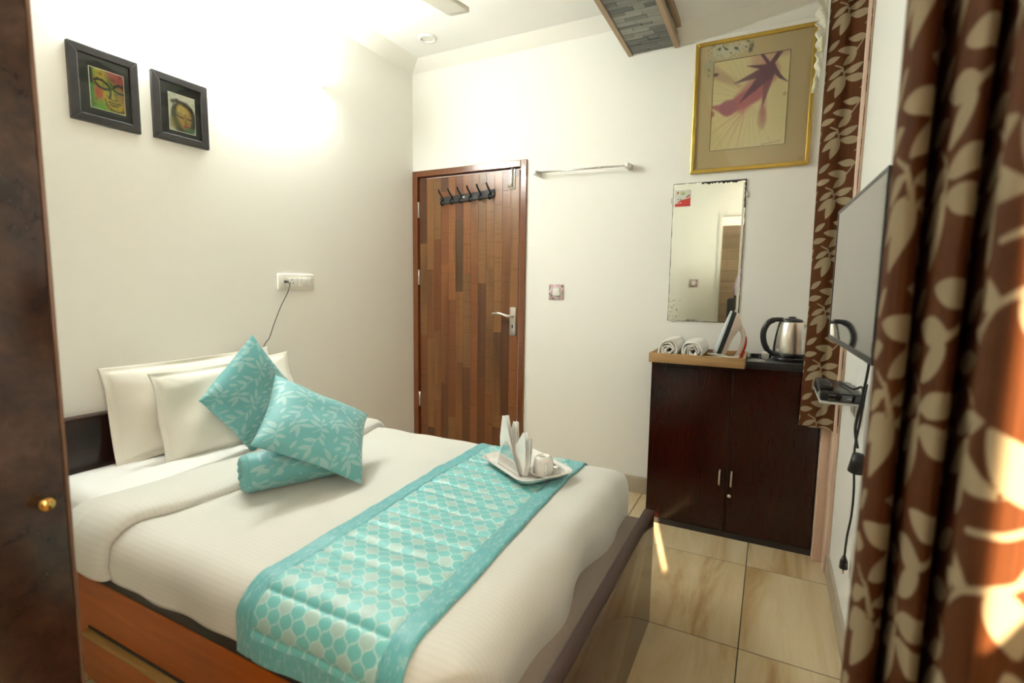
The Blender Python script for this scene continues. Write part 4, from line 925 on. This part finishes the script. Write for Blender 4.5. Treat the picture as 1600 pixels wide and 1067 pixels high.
def sticker_paint():
    p = Paint(64, 60, (.74, .76, .68)); u, v = p.u, p.v
    p.lay((v-(.78-.38*u+.05*p.n(3, 10)))*30, (.62, .05, .04)); p.lay((v-.86)*20*(u > -1), (.58, .03, .04)); p.ell((.5, .2), (.14, .12), (.35, .5, .16), .9, .4); p.ell((.5, .17), (.08, .05), (.55, .6, .25), .8, .5)
    p.ell((.17, .16), (.09, .06), (.6, .07, .05), 1, .4, -.8); p.ell((.2, .56), (.06, .06), (.30, .32, .26), .8, .4); p.ell((.36, .56), (.06, .06), (.30, .32, .26), .8, .4)
    p.curve([(.1, .80), (.22, .80)], .025, (.8, .75, .68), .9, .03); p.curve([(.3, .78), (.42, .78)], .025, (.8, .75, .68), .9, .03); p.curve([(.76, .44), (.92, .34)], .05, (.5, .04, .04), .9, .05)
    return p
box('backing', (1.836, -.0078, 1.6985), (1.922, -.0062, 1.790), M['offwhite'], stk, .0006, 1)
flat_print('print', sticker_paint(), (1.838, -.0081, 1.789), (.083, 0, 0), (0, 0, -.089), M['paint'], stk)

# ------------------------------------------------------------------ flower picture
fp = thing('flower_picture', 'large gold framed purple flower print with mildewed tan mount', 'picture', (2.197, 0, 1.87))
GX0, GX1, GZ0, GZ1 = 1.912, 2.481, 1.871, 2.548; b = .020
for o_ in ([(GX0, GZ0), (GX1, GZ0), (GX1-b, GZ0+b), (GX0+b, GZ0+b)], [(GX0, GZ1), (GX1, GZ1), (GX1-b, GZ1-b), (GX0+b, GZ1-b)], [(GX0, GZ0), (GX0, GZ1), (GX0+b, GZ1-b), (GX0+b, GZ0+b)], [(GX1, GZ0), (GX1, GZ1), (GX1-b, GZ1-b), (GX1-b, GZ0+b)]):
    s_ = prism('frame_side', o_, 'y', -.022, -.001, M['gold'], fp, .004)
def mount_paint():
    p = Paint(150, 170, (.62, .45, .24)); u, v = p.u, p.v
    p.lay(.25+.3*p.n(1, 3), (.53, .375, .185)); p.lay(u*.6-.25, (.44, .30, .13))
    w0 = np.exp(-(((u-.30)/.20)**2+((v-.06)/.075)**2)); w1 = np.exp(-(((u-.12)/.07)**2+((v-.16)/.10)**2)); w2 = np.exp(-(((u-.70)/.06)**2+((v-.06)/.05)**2))
    n1 = p.n(5, 60)*.3+p.n(6, 150)*.35
    p.lay((w0+w1*.7+n1*.5-.45)*3*(w0+w1 > .12), (.68, .62, .46)); p.lay((w0*1.1+w1*.9+n1*1.5-1.25)*3*(w0+w1 > .1), (.12, .11, .075))
    p.lay((w1*1.2-.35+n1*.5)*.6, (.27, .20, .09)); p.lay((np.exp(-(((u-.475)/.03)**2+((v-.065)/.05)**2))+n1*.4-.4)*2, (.13, .12, .07)); p.lay((w2+n1-.7)*1.2, (.50, .42, .26))
    return p
flat_print('mount', mount_paint(), (GX0+b*.8, -.010, GZ1-b*.8), (GX1-GX0-1.6*b, 0, 0), (0, 0, GZ0-GZ1+1.6*b), M['matboard'], fp)
box('backing_board', (GX0+b*.8, -.0095, GZ0+b*.8), (GX1-b*.8, -.002, GZ1-b*.8), M['ply'], fp)
def flower_paint():
    p = Paint(150, 180, (.76, .60, .30)); u, v = p.u, p.v
    p.lay(.3+.35*p.n(2, 4), (.80, .66, .37)); pk = (.48, .13, .15); pk2 = (.58, .24, .20); dk = (.17, .055, .085)
    for k in range(26):
        a = math.radians(60+k*9.5); p.spike((.52+.1*math.cos(a), .46+.1*math.sin(a)), (.52+.75*math.cos(a), .46+.75*math.sin(a)), .007, .001, (.45, .26, .14), .28, .01)
    for q_ in ((.02, .80), (.06, 1.), (.22, 1.), (.38, .99)): p.spike((.45, .56), q_, .012, .003, pk2, .55, .012)
    p.spike((.02, .12), (.36, .30), .07, .02, (.52, .30, .20), .75, .05); p.spike((.62, .05), (.75, .2), .12, .10, pk2, .6, .1); p.spike((.80, .0), (.98, .0), .06, .05, pk2, .6, .06)
    p.spike((.75, .2), (.42, .48), .13, .12, pk2, .85, .06); p.spike((.60, .40), (.22, .55), .10, .075, pk, .95, .04); p.spike((.22, .55), (.0, .50), .07, .015, pk, .95, .03); p.ell((.22, .53), (.12, .085), (.38, .12, .16), .9, .3)
    p.spike((.70, .45), (.69, .62), .03, .05, pk2, .6, .04); p.ell((.69, .70), (.06, .12), (.48, .25, .18), .7, .4); p.spike((.69, .6), (.70, .72), .03, .02, pk, .6, .04)
    p.spike((.75, .2), (.68, .58), .075, .004, (.26, .075, .10), .95, .015); p.spike((.73, .2), (.37, .50), .085, .003, dk, .95, .015); p.spike((.72, .18), (.29, .27), .060, .003, dk, .95, .015)
    p.spike((.74, .15), (.45, .10), .035, .003, dk, 1, .012); p.spike((.78, .15), (.89, .27), .035, .02, dk, 1, .012); p.spike((.89, .27), (.99, .335), .02, .003, dk, 1, .012); p.spike((.75, .14), (.89, -.02), .03, .03, dk, 1, .012); p.spike((.75, .13), (.64, .0), .022, .018, dk, 1, .012); p.ell((.75, .17), (.085, .07), dk, 1, .2)
    p.ell((.03, .14), (.04, .02), dk, .9, .4); p.ell((.01, .58), (.03, .035), pk, .9, .4); p.spike((.70, .985), (.95, .96), .006, .004, (.2, .22, .16), .6, .01); p.ell((.96, .46), (.03, .02), (.45, .22, .12), .6, .5)
    return p
px0, px1, pz0, pz1 = 2.008, 2.366, 1.985, 2.44
flat_print('print', flower_paint(), (px0, -.0104, pz1), (px1-px0, 0, 0), (0, 0, pz0-pz1), M['paint'], fp)
boxes('mount_bevel', [((px0-.002, -.0112, pz0-.002), (px0+.001, -.0102, pz1+.002)), ((px1-.001, -.0112, pz0-.002), (px1+.002, -.0102, pz1+.002)), ((px0, -.0112, pz1-.001), (px1, -.0102, pz1+.002)), ((px0, -.0112, pz0-.002), (px1, -.0102, pz0))], plain('dark_bevel', (.13, .09, .045), .6), fp)
box('glass_pane', (GX0+b*.7, -.0145, GZ0+b*.7), (GX1-b*.7, -.013, GZ1-b*.7), M['glass'], fp)

# ------------------------------------------------------------------ television, shelf, set-top box, cables
A = np.array((2.562, -1.672)); B = np.array((2.540, -.955)); ex = (B-A)/np.linalg.norm(B-A); nx_ = np.array((ex[1], -ex[0]))   # nx_ points to the wall
if nx_[0] < 0: nx_ = -nx_
def TV(a, d, z): p = A+ex*a+nx_*d; return (p[0], p[1], z)
def tvbox(name, a0, a1, d0, d1, z0, z1, mat, parent, bev=.002):
    bm = bmesh.new(); bm_box(bm, (a0, d0, z0), (a1, d1, z1), bev)
    for v_ in bm.verts: v_.co = Vector(TV(*v_.co))
    bmesh.ops.recalc_face_normals(bm, faces=bm.faces); return from_bm(name, bm, mat, parent)
TW = float(np.linalg.norm(B-A)); tv = thing('television', 'black flat television on the right wall, seen almost edge on', 'television', (2.58, -1.31, 1.075))
tvbox('case', 0, TW, .004, .030, 1.076, 1.508, M['black'], tv)
tvbox('bezel', 0, .010, 0, .004, 1.076, 1.508, M['black'], tv, .001); tvbox('bezel', TW-.010, TW, 0, .004, 1.076, 1.508, M['black'], tv, .001)
tvbox('bezel', .010, TW-.010, 0, .004, 1.076, 1.092, M['black'], tv, .001); tvbox('bezel', .010, TW-.010, 0, .004, 1.498, 1.508, M['black'], tv, .001)
tvbox('screen', .010, TW-.010, .0015, .004, 1.092, 1.498, M['screen'], tv, .0)
tvbox('rear_housing', .12, TW-.12, .030, .060, 1.10, 1.38, M['blackmat'], tv, .006)
boxes('wall_bracket', [((2.60, -1.40, 1.16), (2.649, -1.20, 1.34))], M['blackmat'], tv)
sh = thing('wall_shelf', 'small clear edged shelf under the television', 'shelf', (2.58, -.92, .86))
box('board', (2.522, -1.046, .862), (2.649, -.75, .870), plain('frosted_shelf_board', (.55, .56, .52), .25), sh, .002)
boxes('bracket', [((2.63, -1.0, .82), (2.649, -.98, .862)), ((2.63, -.82, .82), (2.649, -.80, .862))], M['steel'], sh)
st = thing('set_top_box', 'black set top box on the small shelf', 'set top box', (2.58, -.91, .87))
box('case', (2.522, -1.042, .8705), (2.642, -.77, .900), M['black'], st, .006); box('front_panel', (2.545, -1.0445, .874), (2.640, -1.041, .896), M['screen'], st, .001); box('silver_corner', (2.519, -1.02, .876), (2.523, -.99, .894), M['steel'], st, .001); box('display_mark', (2.600, -1.0455, .883), (2.612, -1.0443, .8855), M['steel'], st)
rm = thing('remote_control', 'black remote control lying on the set top box', 'remote', (2.56, -.9, .9))
box('case', (2.522, -.99, .9005), (2.566, -.80, .914), M['blackmat'], rm, .005)
for i in range(5): box('button', (2.533+.011*(i % 3), -.97+.03*(i//3), .914), (2.540+.011*(i % 3), -.962+.03*(i//3), .9155), M['steel'], rm)
tag(tube('coaxial_cable', smooth_path([(2.60, -.80, .905), (2.62, -.98, .91), (2.636, -1.06, .93), (2.634, -1.085, .89), (2.625, -1.08, .80), (2.632, -1.10, .74), (2.625, -1.07, .80), (2.634, -1.09, .90), (2.64, -1.12, 1.02), (2.635, -1.16, 1.13)], 8), .004, M['blackmat'], None, 8), 'black looped cable running from the set top box up behind the television', 'cable')
pc = thing('power_cord', 'black power cord dangling to the skirting with a loose plug', 'cable', (2.63, -1.04, .30))
tube('adapter', [(2.638, -1.112, .72), (2.630, -1.105, .66)], [.02, .022], M['blackmat'], pc, 10)
tube('cord', smooth_path([(2.640, -1.115, .95), (2.632, -1.10, .82), (2.626, -1.09, .72), (2.634, -1.085, .60), (2.636, -1.07, .50), (2.632, -1.05, .42), (2.63, -1.045, .34)], 8), .0034, M['blackmat'], pc, 8)
pl = tube('plug', [(2.63, -1.045, .345), (2.63, -1.044, .325), (2.63, -1.043, .30)], [.005, .012, .013], M['blackmat'], pc, 10)
for d in (-.006, .006): tube('pin', [(2.63, -1.043+d, .30), (2.63, -1.043+d, .284)], .0024, M['brass'], pl, 6)

# ------------------------------------------------------------------ curtains
def curtain(name, path, z0, z1, du, dz, label, group, scale=1., u0=0., v0=0., lean=0.):
    pp = np.array([(p.x, p.y) for p in smooth_path([(a, b_, 0) for a, b_ in path], 24)]); arc = np.concatenate([[0], np.cumsum(np.hypot(*np.diff(pp, axis=0).T))])
    n = int(arc[-1]/du); s = np.linspace(0, arc[-1], n); X_ = np.interp(s, arc, pp[:, 0]); Y_ = np.interp(s, arc, pp[:, 1])
    zz = np.linspace(z0, z1, int((z1-z0)/dz)); P = np.zeros((n, len(zz), 3))
    S_, Z_ = np.meshgrid(s, zz, indexing='ij')
    P[..., 0] = X_[:, None]+.004*snoise(S_*2, Z_, 51, 4); P[..., 1] = Y_[:, None]+.004*snoise(S_*2, Z_, 52, 4); P[..., 2] = Z_
    P[..., 0] += lean*(.8+np.clip((Z_-1.)*1.2, -1.2, .6))
    lf = leaf_field(S_+u0, Z_+v0, scale, fat=1.14)
    o = grid(name, P, M['curtain'], None, .0012, {'leaf': ('FLOAT', lf), 'cloth': ('FLOAT_VECTOR', np.stack([S_, Z_, 0*S_], -1))}, off=0)
    return tag(o, label, 'curtain', group)
curtain('leaf_curtain', [(2.622, -.418), (2.585, -.412), (2.545, -.406), (2.505, -.402), (2.511, -.427), (2.553, -.445), (2.590, -.44), (2.625, -.475), (2.640, -.505)], .635, 2.52, .005, .005, 'brown leaf patterned curtain hanging beside the kettle and television', 'brown leaf curtains', 1., .11, .05)
curtain('leaf_curtain', [(2.6000, -2.08), (2.5300, -2.12), (2.4800, -2.20), (2.4690, -2.28), (2.4778, -2.315), (2.4938, -2.305), (2.4994, -2.22), (2.5042, -2.21), (2.5082, -2.25), (2.5066, -2.335), (2.5122, -2.375), (2.5226, -2.368), (2.526, -2.31), (2.530, -2.29), (2.533, -2.32), (2.526, -2.40), (2.509, -2.455), (2.520, -2.492), (2.56, -2.49), (2.60, -2.475), (2.625, -2.47)], .30, 2.40, .004, .005, 'blurred brown leaf curtain close to the camera on the right', 'brown leaf curtains', 1., .02, .09, .008)
# lace valance with tassels at the top of the far curtain
va = thing('lace_valance', 'ivory lace valance edge with tassels over the far leaf curtain', 'valance', (2.49, -.43, 2.2))
zz = np.linspace(2.10, 2.56, 90); ww = np.linspace(0, 1, 8); P = np.zeros((90, 8, 3))
for i, z in enumerate(zz):
    wd = (.018+.026*np.clip((z-2.10)/.25, 0, 1))*(.85+.15*math.sin(z*150))
    for j, q_ in enumerate(ww): P[i, j] = (2.492-wd*(1-q_)-.012*np.clip((2.3-z)/.2, 0, 1), -.43-.006*math.sin(z*60+q_*5), z)
M['lace'] = plain('ivory_lace', (.66, .63, .52), .85, nscale=160, var=.35, bump=.6)
grid('lace_edge', P, M['lace'], va, .003)
uu = np.linspace(0, 1, 60); P = np.zeros((60, 10, 3))
for i, q_ in enumerate(uu):
    dep = .05+.055*abs(math.sin(q_*math.pi*2))**.7+.004*math.sin(q_*90)
    for j in range(10): P[i, j] = (2.485+.135*q_, -.452-.010*math.sin(q_*19)-.06*q_, 2.53-dep*j/9)
grid('scalloped_lace', P, M['lace'], va, .003)
M['tassel'] = plain('pale_yellow_tassel', (.62, .58, .36), .8, nscale=250, var=.25, bump=.5)
for x, y_, z in ((2.575, -.485, 2.425), (2.478, -.44, 2.26), (2.462, -.435, 2.10)):
    tz = lathe('tassel', [(.0, .04), (.005, .038), (.0055, .030), (.004, .026), (.008, .0), (.010, -.022), (0, -.022)], (x, y_, z), M['tassel'], va, 12)
    tube('tassel_cord', [(x, y_, z+.036), (x+.002, y_, z+.07)], .0015, M['lace'], tz, 6)

# ------------------------------------------------------------------ wardrobe side close to the camera
wd = thing('cupboard', 'dark mottled brown cupboard side at the left edge, close to the camera', 'cupboard', (1.1, -2.75, 0))
box('carcass', (.95, -2.92, .0), (1.238, -2.61, 1.73), M['wardrobe'], wd)
box('side_panel', (1.238, -2.92, .0), (1.25, -2.607, 1.73), M['wardrobe'], wd, .002)
box('edge_strip', (1.238, -2.606, 0), (1.251, -2.60, 1.73), plain('brown_edge_band', (.14, .075, .045), .25), wd, .002)
lathe('knob', [(0, .022), (.010, .021), (.013, .014), (.009, .006), (.007, 0)], (1.25, -2.640, .855), M['brass'], wd, 20, 'x')

# ------------------------------------------------------------------ the photographer, seen as a sliver in the mirror
def person():
    t = thing('person', 'person in a lilac striped shirt and dark trousers, glimpsed in the mirror', 'person', (2.22, -3.42, 0))
    J = {'pel': (2.22, -3.44, .95), 'spine': (2.22, -3.45, 1.12), 'chest': (2.22, -3.43, 1.34), 'neck': (2.225, -3.41, 1.50), 'head': (2.23, -3.38, 1.60), 'crown': (2.232, -3.36, 1.70),
         'lsh': (2.05, -3.42, 1.45), 'lel': (1.995, -3.33, 1.20), 'lwr': (2.21, -3.17, 1.17), 'lha': (2.28, -3.145, 1.185),
         'rsh': (2.39, -3.42, 1.45), 'rel': (2.47, -3.34, 1.21), 'rwr': (2.455, -3.18, 1.20), 'rha': (2.435, -3.145, 1.235),
         'lhip': (2.13, -3.44, .90), 'lkn': (2.11, -3.42, .49), 'lan': (2.10, -3.45, .09), 'lto': (2.09, -3.30, .03),
         'rhip': (2.31, -3.44, .90), 'rkn': (2.33, -3.42, .49), 'ran': (2.34, -3.45, .09), 'rto': (2.35, -3.30, .03)}
    R = {'pel': .14, 'spine': .13, 'chest': .15, 'neck': .055, 'head': .085, 'crown': .07, 'sh': .065, 'el': .045, 'wr': .03, 'ha': .035, 'hip': .095, 'kn': .06, 'an': .042, 'to': .035}
    E_ = [('pel', 'spine'), ('spine', 'chest'), ('chest', 'neck'), ('neck', 'head'), ('head', 'crown')]
    for s in 'lr': E_ += [('chest', s+'sh'), (s+'sh', s+'el'), (s+'el', s+'wr'), (s+'wr', s+'ha'), ('pel', s+'hip'), (s+'hip', s+'kn'), (s+'kn', s+'an'), (s+'an', s+'to')]
    def skin(name, keys, edges, mat, grow=1., parent=t, root=None):
        me = bpy.data.meshes.new(name); ks = list(keys); me.from_pydata([J[k] for k in ks], [(ks.index(a), ks.index(b_)) for a, b_ in edges], [])
        o = put(name, me, mat, parent); o.modifiers.new('skin', 'SKIN').use_smooth_shade = True
        for i, k in enumerate(ks):
            r = R.get(k, R.get(k[1:], .05))*grow; me.skin_vertices[0].data[i].radius = (r, r); me.skin_vertices[0].data[i].use_root = (i == 0)
        sb = o.modifiers.new('sub', 'SUBSURF'); sb.levels = 2; sb.render_levels = 2; return o
    skin('body', J, E_, M['skin'])
    tk = ['chest', 'spine', 'pel', 'lsh', 'lel', 'lwr', 'rsh', 'rel', 'rwr']
    skin('shirt', tk, [e for e in E_ if e[0] in tk and e[1] in tk], M['shirt'], 1.13)
    lk = ['pel', 'lhip', 'lkn', 'lan', 'rhip', 'rkn', 'ran']
    skin('trousers', lk, [e for e in E_ if e[0] in lk and e[1] in lk], M['trouser'], 1.16)
    lathe('hair', [(0, .105), (.05, .098), (.085, .065), (.098, .02), (.09, -.02), (.06, -.05)], (2.232, -3.395, 1.655), M['hair'], t, 24)
    for dx, nm in ((-.032, 'eye'), (.032, 'eye')): lathe(nm, [(0, .010), (.008, .006), (.010, 0)], (2.232+dx, -3.295, 1.635), M['blackmat'], t, 10, 'y')
    # fingers closing on the camera body
    for s, x0, zz, d in (('l', 2.292, 1.19, 1), ('r', 2.425, 1.235, -1)):
        for i in range(4):
            L = (.052, .06, .056, .044)[i]; z = zz+.024-.017*i
            tube('finger', smooth_path([(x0-d*.022, -3.150, z), (x0-d*.004, -3.118, z+.002), (x0+d*L*.35, -3.108, z), (x0+d*L*.62, -3.116, z-.002)], 4), [.0085]*9+[.0075]*4, M['skin'], t, 8)
        tube('thumb', smooth_path([(x0-d*.018, -3.165, zz+.02), (x0+d*.006, -3.186, zz+.036), (x0+d*.03, -3.192, zz+.030)], 4), [.0105]*6+[.008]*3, M['skin'], t, 8)
    bag = thing('shoulder_bag', 'black bag carried at the side of the person in the mirror', 'bag', (2.0, -3.42, .86))
    softb = box('bag_body', (1.90, -3.42, .90), (1.985, -3.27, 1.15), M['blackmat'], bag, .03, 3)
    tube('bag_strap', smooth_path([(1.97, -3.43, 1.14), (1.985, -3.44, 1.32), (2.05, -3.43, 1.535), (2.2, -3.5, 1.56)], 6), .010, M['blackmat'], bag, 8)
    cm = thing('photo_camera', 'black camera held in front of the person in the mirror', 'camera', (2.358, -3.14, 1.19))
    box('camera_body', (2.292, -3.175, 1.19), (2.424, -3.125, 1.275), M['blackmat'], cm, .008)
    box('viewfinder', (2.33, -3.175, 1.275), (2.386, -3.128, 1.297), M['blackmat'], cm, .005)
    lathe('lens', [(.034, 0), (.034, .03), (.038, .032), (.038, .070), (.033, .072), (.028, .05), (0, .045)], (2.358, -3.127, 1.232), M['black'], cm, 32, 'y')
person()
for o in bpy.data.objects:
    if '_root' in o: del o['_root']
